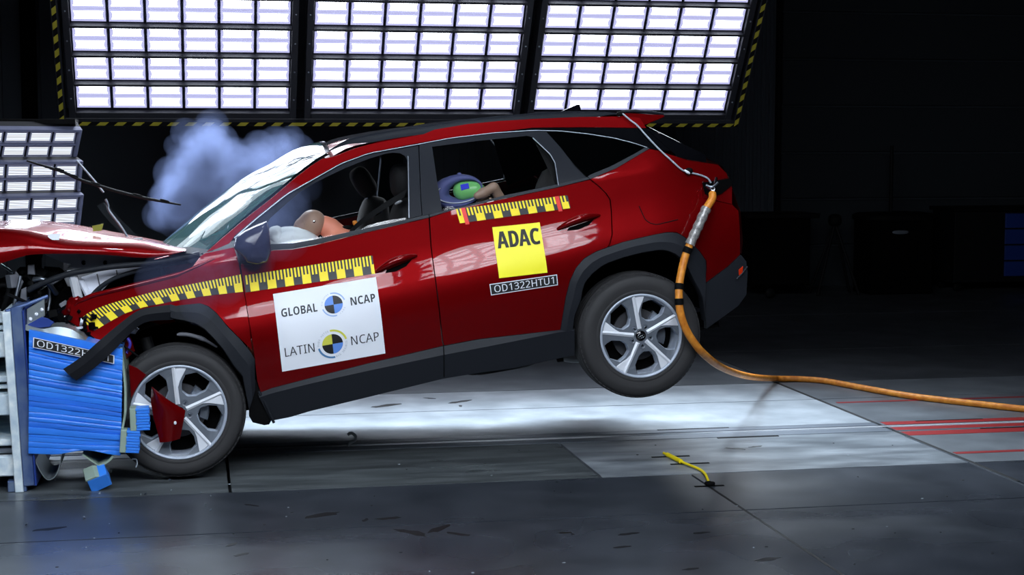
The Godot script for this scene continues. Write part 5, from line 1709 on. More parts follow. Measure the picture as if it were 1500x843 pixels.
# ---------------------------------------------------------------- barrier
func build_barrier() -> void:
	var t := thing("crash_barrier", "blue honeycomb crash barrier on a pale steel frame, crushed by the car's nose", "barrier", Transform3D(Basis(), Vector3(-1.2, 0, -0.4)))
	var o := Vector3(1.2, 0, 0.4)
	# steel frame: pale post, blue side plate, gusset with bolts, pale cross beams to the left
	var lean := Basis(Vector3(0, 0, 1), 0.045)
	var st := new_st()
	box(st, Vector3(-0.024, 0, -1.0), Vector3(0.020, 1.0, 0.0), 0.004, Transform3D(lean, o + Vector3(-0.935, 0.0, 0.14)))
	put("frame_post", done(st, M.frame_white), t)
	st = new_st()
	box(st, Vector3(0.022, 0.03, -1.0), Vector3(0.082, 1.02, -0.012), 0.004, Transform3D(lean, o + Vector3(-0.935, 0.0, 0.14)))
	put("side_plate", done(st, M.frame_blue), t)
	st = new_st()
	box(st, Vector3(0.082, 0.03, -1.0), Vector3(0.092, 1.0, -0.005), 0.002, Transform3D(lean, o + Vector3(-0.935, 0.0, 0.14)))
	put("plate_edge", done(st, M.blue_dark), t)
	st = new_st()
	prism(st, [Vector2(-0.885, 0.90), Vector2(-0.880, 1.005), Vector2(-0.785, 1.06), Vector2(-0.785, 0.965)], 0.045, 0.06, Transform3D(Basis(), o), 0.003)
	var g := put("gusset_plate", done(st, M.alu), t)
	for q in [Vector2(-0.862, 0.95), Vector2(-0.83, 0.975), Vector2(-0.80, 1.0)]:
		put("bolt_head", blob(Vector3(0.020, 0.022, 0.016), 2.2, M.white, 0, 1, 1, Transform3D(Basis(), o + Vector3(q.x, q.y, 0.062)), 8, 12), g)
	put("cap_rail", tube_mesh([o + Vector3(-0.985, 1.0, 0.12), o + Vector3(-0.88, 1.03, 0.06), o + Vector3(-0.77, 1.07, 0.03)], 0.012, M.frame_blue, 6), t)
	var beams := [[0.945, 0.965, 0.0, 0], [0.905, 0.930, 0.02, 0], [0.755, 0.895, 0.0, 1], [0.615, 0.65, 0.02, 0], [0.575, 0.60, 0.05, 0], [0.435, 0.55, 0.0, 1], [0.262, 0.30, 0.02, 0], [0.215, 0.245, 0.05, 2], [0.095, 0.205, 0.0, 1]]
	for b in beams:
		var mm: Material = [M.frame_white, M.frame_white, M.alloy_dark][b[3]]
		put("cross_beam", box_mesh(o + Vector3(-2.6, b[0] - 0.01, -0.9), o + Vector3(-0.955 + (1.0 - b[0]) * 0.035, b[1] - 0.01, 0.10 - b[2]), mm, 0.006), t)
	put("frame_back", box_mesh(o + Vector3(-2.6, 0.0, -1.6), o + Vector3(-1.0, 1.0, -0.95), M.soot, 0.01), t)
	put("frame_foot", box_mesh(o + Vector3(-1.0, 0.0, -1.0), o + Vector3(-0.90, 0.06, 0.12), M.frame_blue, 0.004), t)
	# crushed honeycomb: each folded sheet a body of its own, bulging and creased
	var r := RandomNumberGenerator.new()
	r.seed = 19
	var n := 23
	var ub := [0.0]
	for k in n - 1:
		ub.append((k + 1.0 + r.randf_range(-0.32, 0.32)) / n)
	ub.append(1.0)
	for k in n:
		var u0: float = ub[k]
		var u1: float = ub[k + 1]
		var rows := []
		var bulge := r.randf_range(0.0, 0.006)
		var ph := r.randf() * 6.0
		var lay := [[0.010, -0.004], [0.04, -0.001], [0.5, 0.0015 + r.randf_range(-0.002, 0.003)], [0.96, -0.001], [0.990, -0.004]]
		var outer := []
		for l in lay:
			var row := []
			var u: float = lerpf(u0, u1, l[0])
			for i in 26:
				var s := i / 25.0
				var yl := lerpf(0.900, 0.215, u)
				var yr := lerpf(0.785, 0.185, pow(u, 0.92))
				var y := lerpf(yl, yr, s) + 0.002 * sin(s * 5.0 + u0 * 9.0)
				var x0 := lerpf(-0.862, -0.882, u)
				var x1 := lerpf(-0.368, -0.392, u)
				var xx := lerpf(x0, x1, s)
				if k == n - 1 and l[0] > 0.4:
					y += 0.030 * exp(-pow((s - 0.62) / 0.22, 2.0))
				row.append(o + Vector3(xx, y, 0.15 + l[1] + bulge + 0.003 * sin(s * 7.0 + ph * 2.0) + 0.0015 * sin(s * 17.0 + ph)))
			outer.append(row)
		var inner_a := []
		var inner_b := []
		for i in 26:
			inner_a.append(outer[0][i] + Vector3(0, -0.002, -0.85))
			inner_b.append(outer[4][i] + Vector3(0, 0.002, -0.85))
		rows.append(inner_a)
		rows.append_array(outer)
		rows.append(inner_b)
		put("honeycomb_sheet", loft(rows, [M.blue, M.blue, M.blue_b, M.blue, M.blue_c][r.randi() % 5], [1, 2, 4, 5]), t)
	put("honeycomb_core", prism_mesh([Vector2(-0.86, 0.88), Vector2(-0.38, 0.77), Vector2(-0.40, 0.21), Vector2(-0.87, 0.225)], -0.70, 0.125, M.blue_dark, 0.0, Transform3D(Basis(), o)), t)
	# thin metal face sheet curving under at the right, curls of sheet above and below
	var face := [Vector3(-0.372, 0.79, 0), Vector3(-0.355, 0.60, 0), Vector3(-0.360, 0.40, 0), Vector3(-0.392, 0.27, 0), Vector3(-0.44, 0.165, 0), Vector3(-0.51, 0.125, 0), Vector3(-0.60, 0.195, 0)]
	st = new_st()
	sheet(st, curve(face.slice(0, 6), 30), 0.012, -0.72, 0.135, o)
	sheet(st, [face[5], face[6]], 0.006, -0.72, 0.125, o)
	put("face_sheet", done(st, M.alu_green), t)
	var curl := [Vector3(-0.865, 0.205, 0), Vector3(-0.825, 0.11, 0), Vector3(-0.79, 0.062, 0), Vector3(-0.755, 0.072, 0), Vector3(-0.73, 0.12, 0), Vector3(-0.712, 0.20, 0)]
	st = new_st()
	sheet(st, curve(curl, 24), 0.005, -0.3, 0.10, o)
	put("curled_sheet", done(st, M.alu), t)
	var top_curl := [Vector3(-0.885, 0.925, 0), Vector3(-0.80, 0.902, 0), Vector3(-0.72, 0.912, 0), Vector3(-0.64, 0.895, 0), Vector3(-0.575, 0.845, 0), Vector3(-0.545, 0.79, 0)]
	st = new_st()
	var ca := curve(top_curl, 24)
	var ra := []
	var rb := []
	var rc := []
	for i in 24:
		var s := i / 23.0
		ra.append(o + ca[i] + Vector3(0, 0, -0.10))
		rb.append(o + ca[i] + Vector3(0.0, -0.004, 0.10))
		rc.append(o + Vector3(ca[i].x, lerpf(0.898, 0.795, s), 0.13))
	strip(st, ra, rb, 0)
	strip(st, rb, rc, 1)
	put("top_sheet", done(st, M.alu), t)
	st = new_st()
	prism(st, [Vector2(-0.885, 0.915), Vector2(-0.80, 0.962), Vector2(-0.77, 0.952), Vector2(-0.735, 0.93), Vector2(-0.76, 0.905), Vector2(-0.82, 0.90)], 0.062, 0.074, Transform3D(Basis(), o), 0.003)
	put("crushed_skin", done(st, M.blue_dark), t)
	# number strip stuck on the upper sheets
	var q := [Vector3(-0.838, 0.862, 0.178), Vector3(-0.412, 0.752, 0.178), Vector3(-0.414, 0.705, 0.178), Vector3(-0.842, 0.806, 0.178)]
	st = new_st()
	strip_plate(st, q, o, 0.0, 0.0, 1.0, 1.0, 0.0)
	var mesh := done(st, M.white)
	st = new_st()
	strip_plate(st, q, o, 0.012, 0.07, 0.988, 0.93, 0.0012)
	done(st, M.print_black, mesh)
	st = new_st()
	var tx := letters("OD1322HTU1", false)
	for k in range(0, tx.size(), 3):
		var p := []
		for e in 3:
			p.append(plate_at(q, lerpf(0.05, 0.93, tx[k + e].x), lerpf(0.17, 0.84, tx[k + e].y)) + o + Vector3(0, 0, 0.0024))
		tri_n(st, p, [Vector3(0, 0, 1), Vector3(0, 0, 1), Vector3(0, 0, 1)])
	done_n(st, M.white, mesh)
	put("test_number_plate", mesh, t, "black number strip with white lettering")

func plate_at(q: Array, u: float, v: float) -> Vector3:
	return q[3].lerp(q[2], u).lerp(q[0].lerp(q[1], u), v)

func strip_plate(st: SurfaceTool, q: Array, o: Vector3, u0: float, v0: float, u1: float, v1: float, lift: float) -> void:
	st.set_smooth_group(-1)
	var l := o + Vector3(0, 0, lift)
	quad(st, plate_at(q, u0, v0) + l, plate_at(q, u0, v1) + l, plate_at(q, u1, v1) + l, plate_at(q, u1, v0) + l)

func sheet(st: SurfaceTool, line: Array, thick: float, z0: float, z1: float, o: Vector3) -> void:
	var a := []
	var b := []
	var c := []
	var d := []
	for i in line.size():
		var t: Vector3 = (line[mini(i + 1, line.size() - 1)] - line[maxi(i - 1, 0)]).normalized()
		var nn := Vector3(t.y, -t.x, 0) * thick
		a.append(o + line[i] + Vector3(0, 0, z0))
		b.append(o + line[i] + Vector3(0, 0, z1))
		c.append(o + line[i] + nn + Vector3(0, 0, z1))
		d.append(o + line[i] + nn + Vector3(0, 0, z0))
	strip(st, a, b, 0)
	strip(st, b, c, 1)
	strip(st, c, d, 2)

# ---------------------------------------------------------------- dummies and child seat, in the car's frame
func at_car(p: Vector3) -> Transform3D:
	return car_xf * Transform3D(Basis(), p)

func build_dummies() -> void:
	var hip := Vector3(1.12, 0.86, 0.37)
	var t := thing("crash_test_dummy", "tan-headed crash test dummy slumped face down into the white airbag behind the front window", "dummy", at_car(hip))
	var o := -hip
	var head := skin([[o + Vector3(0.955, 1.283, 0.37), o + Vector3(0.95, 1.282, 0.37), 0.073, 0.073], [o + Vector3(0.935, 1.285, 0.37), o + Vector3(0.885, 1.272, 0.37), 0.066, 0.050], [o + Vector3(0.93, 1.245, 0.37), o + Vector3(0.885, 1.24, 0.37), 0.052, 0.040], [o + Vector3(0.872, 1.262, 0.37), o + Vector3(0.850, 1.250, 0.37), 0.014, 0.016]], 0.012, 0.009, M.skin_tan)
	var h := put("head", head, t)
	put("skull_bolt", blob(Vector3(0.022, 0.022, 0.012), 2.0, M.chrome, 0, 1, 1, Transform3D(Basis(), o + Vector3(0.952, 1.292, 0.443)), 8, 12), h)
	put("skull_cap_seam", tube_mesh(curve([o + Vector3(0.905, 1.335, 0.41), o + Vector3(0.895, 1.29, 0.432), o + Vector3(0.91, 1.24, 0.42)], 10), 0.0025, M.skin_brown, 5), h)
	for z in [0.34, 0.40]:
		put("eye", blob(Vector3(0.016, 0.014, 0.02), 2.0, M.skin_brown, 0, 1, 1, Transform3D(Basis(), o + Vector3(0.850, 1.285, z)), 6, 10), h)
	var body := skin([[o + Vector3(0.995, 1.262, 0.37), o + Vector3(1.07, 1.205, 0.37), 0.050, 0.055], [o + Vector3(1.03, 1.285, 0.37), o + Vector3(1.06, 1.26, 0.37), 0.018, 0.030], [o + Vector3(1.11, 1.125, 0.20), o + Vector3(1.11, 1.125, 0.54), 0.055, 0.055], [o + Vector3(1.11, 1.10, 0.37), o + Vector3(1.13, 0.90, 0.37), 0.12, 0.11], [o + Vector3(1.13, 0.86, 0.30), o + Vector3(0.74, 0.88, 0.27), 0.085, 0.06], [o + Vector3(1.13, 0.86, 0.44), o + Vector3(0.74, 0.88, 0.47), 0.085, 0.06], [o + Vector3(0.74, 0.88, 0.27), o + Vector3(0.48, 0.58, 0.27), 0.055, 0.04], [o + Vector3(0.74, 0.88, 0.47), o + Vector3(0.48, 0.58, 0.47), 0.055, 0.04], [o + Vector3(1.09, 1.11, 0.56), o + Vector3(0.98, 0.98, 0.58), 0.05, 0.04], [o + Vector3(0.98, 0.98, 0.58), o + Vector3(0.80, 1.08, 0.50), 0.038, 0.03], [o + Vector3(1.09, 1.11, 0.18), o + Vector3(0.98, 0.98, 0.16), 0.05, 0.04], [o + Vector3(0.98, 0.98, 0.16), o + Vector3(0.80, 1.08, 0.24), 0.038, 0.03]], 0.018, 0.016, M.skin_pink)
	put("body", body, t)
	put("shoulder_bracket", blob(Vector3(0.06, 0.03, 0.03), 3.0, M.black, 0, 1, 1, Transform3D(Basis(), o + Vector3(1.14, 1.222, 0.40)), 8, 12), t)
	put("sensor_block", blob(Vector3(0.028, 0.028, 0.03), 4.0, M.hose, 0, 1, 1, Transform3D(Basis(), o + Vector3(1.195, 1.245, 0.42)), 8, 12), t)
	# child seat and child dummy in the back
	var base := Vector3(1.85, 1.10, 0.50)
	var s := thing("child_restraint", "navy child seat shell tipped forward behind the rear door window", "child seat", at_car(base))
	var so := -base
	var rows := []
	for lay in [[0.62, 0.56, -0.16], [1.0, 0.98, -0.10], [1.04, 1.04, 0.0], [0.98, 0.98, 0.045], [0.86, 0.84, 0.062], [0.72, 0.66, 0.050], [0.60, 0.52, 0.0], [0.56, 0.48, -0.08]]:
		var row := []
		for k in 41:
			var a := TAU * k / 40.0
			var shift: float = (1.0 - lay[0]) * 0.10
			row.append(so + Vector3(1.828 + shift + cos(a) * 0.152 * lay[0], 1.343 + sin(a) * 0.096 * lay[1] + 0.25 * cos(a) * 0.02, 0.50 + lay[2]))
		rows.append(row)
	put("head_shell", loft(rows, M.seat_navy), s)
	var rimp := []
	for k in 24:
		var a := lerpf(PI * 0.80, PI * 1.72, k / 23.0)
		rimp.append(so + Vector3(1.834 + cos(a) * 0.142, 1.341 + sin(a) * 0.066, 0.568))
	put("shell_piping", tube_mesh(rimp, 0.0028, M.white, 6), s)
	put("shell_knob", blob(Vector3(0.03, 0.022, 0.03), 2.2, M.seat_navy, 0, 1, 1, Transform3D(Basis(), so + Vector3(1.856, 1.441, 0.49)), 8, 12), s)
	put("seat_back", blob(Vector3(0.40, 0.34, 0.42), 3.2, M.seat_navy, 0, 1, 1, Transform3D(Basis(Vector3(0, 0, 1), -0.3), so + Vector3(1.90, 1.06, 0.46)), 16, 24), s)
	var cb := Vector3(1.98, 0.95, 0.52)
	var c := thing("child_dummy", "small child crash dummy with green head, blue marker and bent brown arm", "dummy", at_car(cb))
	var co := -cb
	var ch := put("head", skin([[co + Vector3(1.862, 1.340, 0.50), co + Vector3(1.925, 1.338, 0.50), 0.060, 0.055], [co + Vector3(1.95, 1.33, 0.50), co + Vector3(1.965, 1.32, 0.50), 0.040, 0.035]], 0.015, 0.008, M.green_head), c)
	put("blue_marker", prism_mesh([Vector2(-0.026, -0.019), Vector2(0.026, -0.013), Vector2(0.026, 0.021), Vector2(-0.024, 0.018)], 0.0, 0.004, M.purple_blue, 0.001, Transform3D(Basis(Vector3(1, 0, 0), -0.45) * Basis(Vector3(0, 0, 1), 0.0), co + Vector3(1.868, 1.363, 0.556))), ch, "blue square marker")
	put("arm", skin([[co + Vector3(1.918, 1.303, 0.64), co + Vector3(1.96, 1.314, 0.63), 0.021, 0.027], [co + Vector3(1.96, 1.314, 0.63), co + Vector3(2.030, 1.338, 0.61), 0.027, 0.026], [co + Vector3(2.035, 1.336, 0.61), co + Vector3(2.085, 1.22, 0.56), 0.027, 0.036], [co + Vector3(2.085, 1.22, 0.56), co + Vector3(2.06, 1.08, 0.53), 0.036, 0.05], [co + Vector3(2.0, 1.27, 0.63), co + Vector3(2.01, 1.25, 0.63), 0.011, 0.009]], 0.008, 0.007, M.skin_brown), c, "brown bent arm")
	put("torso", skin([[co + Vector3(2.0, 1.20, 0.50), co + Vector3(2.04, 0.96, 0.50), 0.09, 0.10], [co + Vector3(2.03, 0.95, 0.46), co + Vector3(1.82, 0.96, 0.44), 0.06, 0.04], [co + Vector3(2.03, 0.95, 0.55), co + Vector3(1.82, 0.96, 0.57), 0.06, 0.04]], 0.02, 0.014, M.skin_brown), c)

# ---------------------------------------------------------------- cables
func build_cables() -> void:
	var pts := [Vector3(3.055, 1.615, 0.02), Vector3(3.045, 1.585, 0.05), Vector3(3.005, 1.53, 0.065), Vector3(2.957, 1.431, 0.07), Vector3(2.881, 1.263, 0.070), Vector3(2.839, 1.111, 0.090), Vector3(2.827, 1.012, 0.110), Vector3(2.837, 0.911, 0.115), Vector3(2.880, 0.807, 0.100), Vector3(2.957, 0.707, 0.060), Vector3(3.091, 0.605, -0.100), Vector3(3.354, 0.472, -0.600), Vector3(3.797, 0.293, -1.500), Vector3(4.264, 0.129, -2.450), Vector3(4.62, 0.028, -3.06), Vector3(4.766, 0.024, -3.04), Vector3(4.946, 0.024, -2.907), Vector3(5.07, 0.024, -2.581), Vector3(5.199, 0.024, -2.231), Vector3(5.326, 0.024, -1.965), Vector3(5.505, 0.024, -1.714), Vector3(5.669, 0.024, -1.505), Vector3(5.827, 0.024, -1.302), Vector3(6.4, 0.024, -0.7)]
	var path := curve(pts, 420)
	var t := thing("orange_hose", "long orange hose from the car's tail lamp down across the floor to the right", "hose", Transform3D(Basis(), Vector3(4.6, 0, -2.9)))
	var o := -t.position
	var all := []
	for p in path:
		all.append(p + o)
	put("sheath", tube_mesh(all, 0.0235, M.hose_worn, 12), t)
	var wrap := all.slice(6, 20)
	var rr := []
	for k in wrap.size():
		rr.append(0.029 + 0.003 * sin(k * 2.1))
	put("tape_wrap", tube_mesh(wrap, rr, M.greytape, 12), t, "silver grey tape wrap")
	for k in [20, 32, 37]:
		put("black_band", tube_mesh(all.slice(k, k + 3), 0.0275, M.black, 12), t)
	# clip in the lamp, pale wire from the spoiler
	put("hook_clip", tube_mesh(curve([o + Vector3(3.03, 1.66, 0.0), o + Vector3(3.06, 1.63, 0.03), o + Vector3(3.07, 1.66, 0.02), o + Vector3(3.085, 1.71, 0.0)], 14), 0.009, M.chrome, 8), t)
	put("hook_clip", tube_mesh(curve([o + Vector3(3.02, 1.665, 0.01), o + Vector3(3.05, 1.655, 0.03), o + Vector3(3.09, 1.68, 0.01)], 12), 0.008, M.steel, 8), t)
	var w := thing("pale_wire", "thin pale grey wire taped from the roof spoiler to the tail lamp", "wire", at_car(Vector3(3.1, 1.3, 0.8)))
	var wp := []
	for p in P.wire_roof:
		var z: float = maxf(flank(minf(p.x, 3.42), p.y) + 0.018, 0.66)
		wp.append(Vector3(p.x, p.y, z) - Vector3(3.1, 1.3, 0.8))
	put("wire", tube_mesh(curve(wp, 50), 0.0055, M.print_grey, 8), w)
	put("tape_patch", blob(Vector3(0.05, 0.04, 0.03), 2.5, M.black, 0, 1, 1, Transform3D(Basis(), wp[7] + Vector3(0.012, 0.004, -0.006)), 10, 14), w)
	put("tape_patch", blob(Vector3(0.05, 0.03, 0.03), 2.5, M.black, 0, 1, 1, Transform3D(Basis(), wp[0] + Vector3(-0.01, 0.0, -0.01)), 10, 14), w)
	put("clip", blob(Vector3(0.045, 0.016, 0.02), 2.5, M.white, 0, 1, 1, Transform3D(Basis(Vector3(0, 0, 1), -0.7), wp[7] + Vector3(-0.005, 0.002, 0.012)), 8, 12), w)
	# second short bright wire, on the far side of the rear screen
	var w2 := thing("screen_wire", "short straight pale wire along the far edge of the rear screen", "wire", at_car(Vector3(3.2, 1.45, -0.3)))
	put("wire", tube_mesh([Vector3(-0.066, 0.05, 0), Vector3(0.06, -0.045, 0)], 0.0045, M.print_grey, 6), w2)
	# yellow cable on the floor
	var y := thing("yellow_cable", "short yellow cable taped to the floor slab beside the track", "cable", Transform3D(Basis(), Vector3(2.86, 0, 0.2)))
	var yo := -y.position
	put("cable", tube_mesh(curve([yo + Vector3(2.845, 0.012, -0.24), yo + Vector3(2.86, 0.016, 0.0), yo + Vector3(2.875, 0.012, 0.08), yo + Vector3(2.91, 0.010, 0.27), yo + Vector3(2.90, 0.010, 0.42), yo + Vector3(2.84, 0.012, 0.68)], 40), 0.008, M.yellow, 8), y)
	put("cable_sleeve", tube_mesh([yo + Vector3(2.85, 0.014, -0.18), yo + Vector3(2.868, 0.014, 0.05)], 0.014, M.yellow, 8), y)
	for q in [[2.75, 2.99, -0.175], [2.80, 3.04, 0.06], [2.75, 2.92, 0.70]]:
		put("tape_strip", box_mesh(yo + Vector3(q[0], 0.0, q[2] - 0.012), yo + Vector3(q[1], 0.003, q[2] + 0.012), M.black, 0.001), y)
	put("tape_lump", blob(Vector3(0.06, 0.03, 0.06), 2.4, M.black, 0.01, 20.0, 3, Transform3D(Basis(), yo + Vector3(2.84, 0.012, 0.69)), 10, 14), y)
	var hk := thing("tow_hook", "small curled steel tow hook standing in the track slot", "hook", Transform3D(Basis(), Vector3(0.98, 0, -0.90)))
	put("hook", tube_mesh(curve([Vector3(-0.015, 0.0, 0), Vector3(-0.005, 0.02, 0), Vector3(0.025, 0.035, 0), Vector3(0.03, 0.065, 0), Vector3(0.005, 0.085, 0), Vector3(-0.02, 0.075, 0)], 18), 0.010, M.print_grey, 8), hk)

# ---------------------------------------------------------------- debris
func chunk(label: String, at: Vector3, turn: Basis, size: Vector3, m2: bool) -> void:
	var t := thing("honeycomb_chunk", label, "debris", Transform3D(turn, at), "broken pieces of blue honeycomb")
	var n := 8 if m2 else 1
	for k in n:
		var y0 := -size.y / 2 + size.y * k / n
		var x := 0.003 * sin(k * 2.3)
		put("honeycomb_sheet", box_mesh(Vector3(-size.x * 0.18 + x, y0 + 0.0008, -size.z / 2), Vector3(size.x / 2 + x, y0 + size.y / n - 0.0008, size.z / 2), M.blue_b if k % 2 else M.blue, 0.002), t)
	put("glue_face", box_mesh(Vector3(-size.x / 2, -size.y / 2, -size.z / 2), Vector3(-size.x * 0.18, size.y / 2, size.z / 2), M.alu_green, 0.003), t)

func build_debris() -> void:
	chunk("upper blue honeycomb piece flying off in front of the front wheel", Vector3(-0.283, 0.395, 0.15), Basis(Vector3(0, 0, 1), 0.02), Vector3(0.105, 0.125, 0.10), true)
	chunk("lower blue honeycomb piece flying off beside the front tyre", Vector3(-0.338, 0.272, 0.15), Basis(Vector3(0, 0, 1), -0.08), Vector3(0.105, 0.125, 0.10), true)
	var t := thing("foam_block", "blue block with pale top dropping to the floor under the barrier", "debris", Transform3D(Basis(Vector3(0, 0, 1), 0.42) * Basis(Vector3(1, 0, 0), 0.5), Vector3(-0.515, 0.068, 0.15)), "broken pieces of blue honeycomb")
	put("block", prism_mesh([Vector2(-0.062, -0.045), Vector2(0.055, -0.045), Vector2(0.06, 0.04), Vector2(-0.052, 0.05)], -0.05, 0.05, M.blue_b, 0.003), t)
	put("pale_face", prism_mesh([Vector2(-0.060, 0.048), Vector2(0.02, 0.043), Vector2(0.0, 0.058), Vector2(-0.055, 0.060)], -0.05, 0.051, M.alu_green, 0.002), t)
	# red shard before the front wheel: a curved sheet of real thickness
	var s := thing("bumper_shard", "dark red painted bumper shard hanging in the air before the front wheel", "debris", Transform3D(Basis(), Vector3(-0.15, 0.40, 0.06)))
	var so := -s.position
	var L := [Vector2(-0.219, 0.56), Vector2(-0.225, 0.47), Vector2(-0.212, 0.38), Vector2(-0.192, 0.30), Vector2(-0.180, 0.238)]
	var R := [Vector2(-0.214, 0.558), Vector2(-0.135, 0.485), Vector2(-0.035, 0.415), Vector2(-0.052, 0.33), Vector2(-0.068, 0.252)]
	var fr := []
	var bk := []
	for k in 5:
		var a := []
		var b := []
		for j in 9:
			var u := j / 8.0
			var q: Vector2 = L[k].lerp(R[k], u)
			var z := 0.06 + 0.03 * sin(PI * u) - 0.02 * (k - 2) * u * 0.6
			a.append(so + Vector3(q.x, q.y, z))
			b.append(so + Vector3(q.x, q.y, z - 0.004))
		fr.append(a)
		bk.append(b)
	bk.reverse()
	put("shard", loft(fr + bk + [fr[0]], M.red, [4, 5]), s)
	put("clip", blob(Vector3(0.016, 0.02, 0.01), 2.5, M.white, 0, 1, 1, Transform3D(Basis(), so + Vector3(-0.093, 0.352, 0.092)), 8, 10), s)
	var s2 := thing("fender_shard", "small crumpled red fender shard between the barrier and front tyre", "debris", Transform3D(Basis(), Vector3(-0.30, 0.60, 0.02)))
	put("shard", prism_mesh([Vector2(-0.045, 0.08), Vector2(0.0, 0.06), Vector2(0.055, 0.015), Vector2(0.01, -0.03), Vector2(-0.035, -0.11)], -0.006, 0.006, M.red, 0.002, Transform3D(Basis(Vector3(0, 1, 0), 0.3), Vector3.ZERO)), s2)
	# the wiper thrown up, and clear strips behind it
	var w := thing("windscreen_wiper", "black wiper blade flung into the air above the bonnet", "wiper", Transform3D(Basis(), Vector3(-0.48, 1.66, -0.6)))
	var wo := -w.position
	var wp := curve([wo + Vector3(-0.925, 1.812, -0.6), wo + Vector3(-0.71, 1.742, -0.6), wo + Vector3(-0.634, 1.704, -0.6), wo + Vector3(-0.459, 1.645, -0.6), wo + Vector3(-0.264, 1.592, -0.6), wo + Vector3(-0.046, 1.548, -0.6)], 30)
	var rr := []
	for k in 30:
		rr.append(0.0045 + 0.004 * clampf(minf(k, 29 - k) / 5.0, 0, 1))
	put("rubber", tube_mesh(wp, rr, M.dark, 8), w)
	for k in [6, 9, 13, 21, 26]:
		put("claw", blob(Vector3(0.06, 0.014, 0.018), 3.0, M.black, 0, 1, 1, Transform3D(Basis(Vector3(0, 0, 1), -0.30), wp[k] + Vector3(0, 0.007, 0)), 8, 10), w)
	var arms := [[[Vector3(-0.651, 1.812, -0.75), Vector3(-0.56, 1.70, -0.75), Vector3(-0.50, 1.62, -0.75)], 0.006], [[Vector3(-0.49, 1.58, -0.75), Vector3(-0.475, 1.545, -0.75), Vector3(-0.47, 1.51, -0.75), Vector3(-0.40, 1.41, -0.75), Vector3(-0.345, 1.31, -0.75)], 0.007]]
	var wa := thing("bent_wiper", "bent pale wiper arm standing up behind the raised bonnet", "wiper", Transform3D(Basis(), Vector3(-0.35, 1.30, -0.75)))
	for a in arms:
		var p := []
		for q in a[0]:
			p.append(q - wa.position)
		put("arm_rod", tube_mesh(curve(p, 16), a[1], M.steel, 8), wa)
	var g := thing("clear_strip", "clear crumpled plastic strip trailing from the wiper to the scuttle", "debris", Transform3D(Basis(), Vector3(-0.25, 1.30, -0.78)))
	var ga := []
	var gb := []
	for q in curve([Vector3(-0.49, 1.57, -0.78), Vector3(-0.44, 1.50, -0.76), Vector3(-0.36, 1.41, -0.79), Vector3(-0.24, 1.29, -0.78)], 16):
		ga.append(q - g.position)
		gb.append(q + Vector3(-0.05, -0.03, 0.03) - g.position)
	put("strip", loft([ga, gb], M.clear), g)
	var y := thing("yellow_fragment", "small yellow sticker fragment flying above the bonnet", "debris", Transform3D(Basis(), Vector3(-0.52, 1.425, -0.4)))
	put("fragment", prism_mesh([Vector2(-0.03, 0.012), Vector2(0.035, 0.025), Vector2(0.022, -0.016), Vector2(-0.024, -0.02)], -0.002, 0.002, M.olive), y)
	# splinters on and over the floor
	var r := RandomNumberGenerator.new()
	r.seed = 77
	for k in 18:
		var at := Vector3(r.randf_range(-0.85, 0.5), 0.006, r.randf_range(0.05, 1.0))
		if k % 3 == 0:
			at = Vector3(r.randf_range(-0.85, -0.1), r.randf_range(0.02, 0.14), r.randf_range(-0.1, 0.25))
		var q := put("glass_splinter", splinter(r.randf_range(0.006, 0.015), r), self)
		q.position = at
		tag(q, "tiny pale splinter of glass scattered around the front wheel and barrier", "splinter", "splinters around the front wheel")
	var cl := thing("white_clip", "small curled white plastic clip on the floor before the front tyre", "debris", Transform3D(Basis(), Vector3(-0.32, 0.14, 0.12)))
	put("clip", tube_mesh(curve([Vector3(-0.012, 0.02, 0), Vector3(0.012, 0.018, 0), Vector3(0.016, -0.01, 0), Vector3(0.008, -0.026, 0)], 10), 0.004, M.print_grey, 6), cl)

func splinter(s: float, r: RandomNumberGenerator) -> ArrayMesh:
	var st := new_st()
	box(st, Vector3(-s, -s * 0.3, -s * 0.7) * 0.6, Vector3(s, s * 0.3, s * 0.5) * 0.6, 0.0, Transform3D(Basis.from_euler(Vector3(r.randf() * 3, r.randf() * 3, r.randf() * 3)), Vector3.ZERO))
	return done(st, [M.print_grey, M.alu, M.steel][r.randi() % 3])

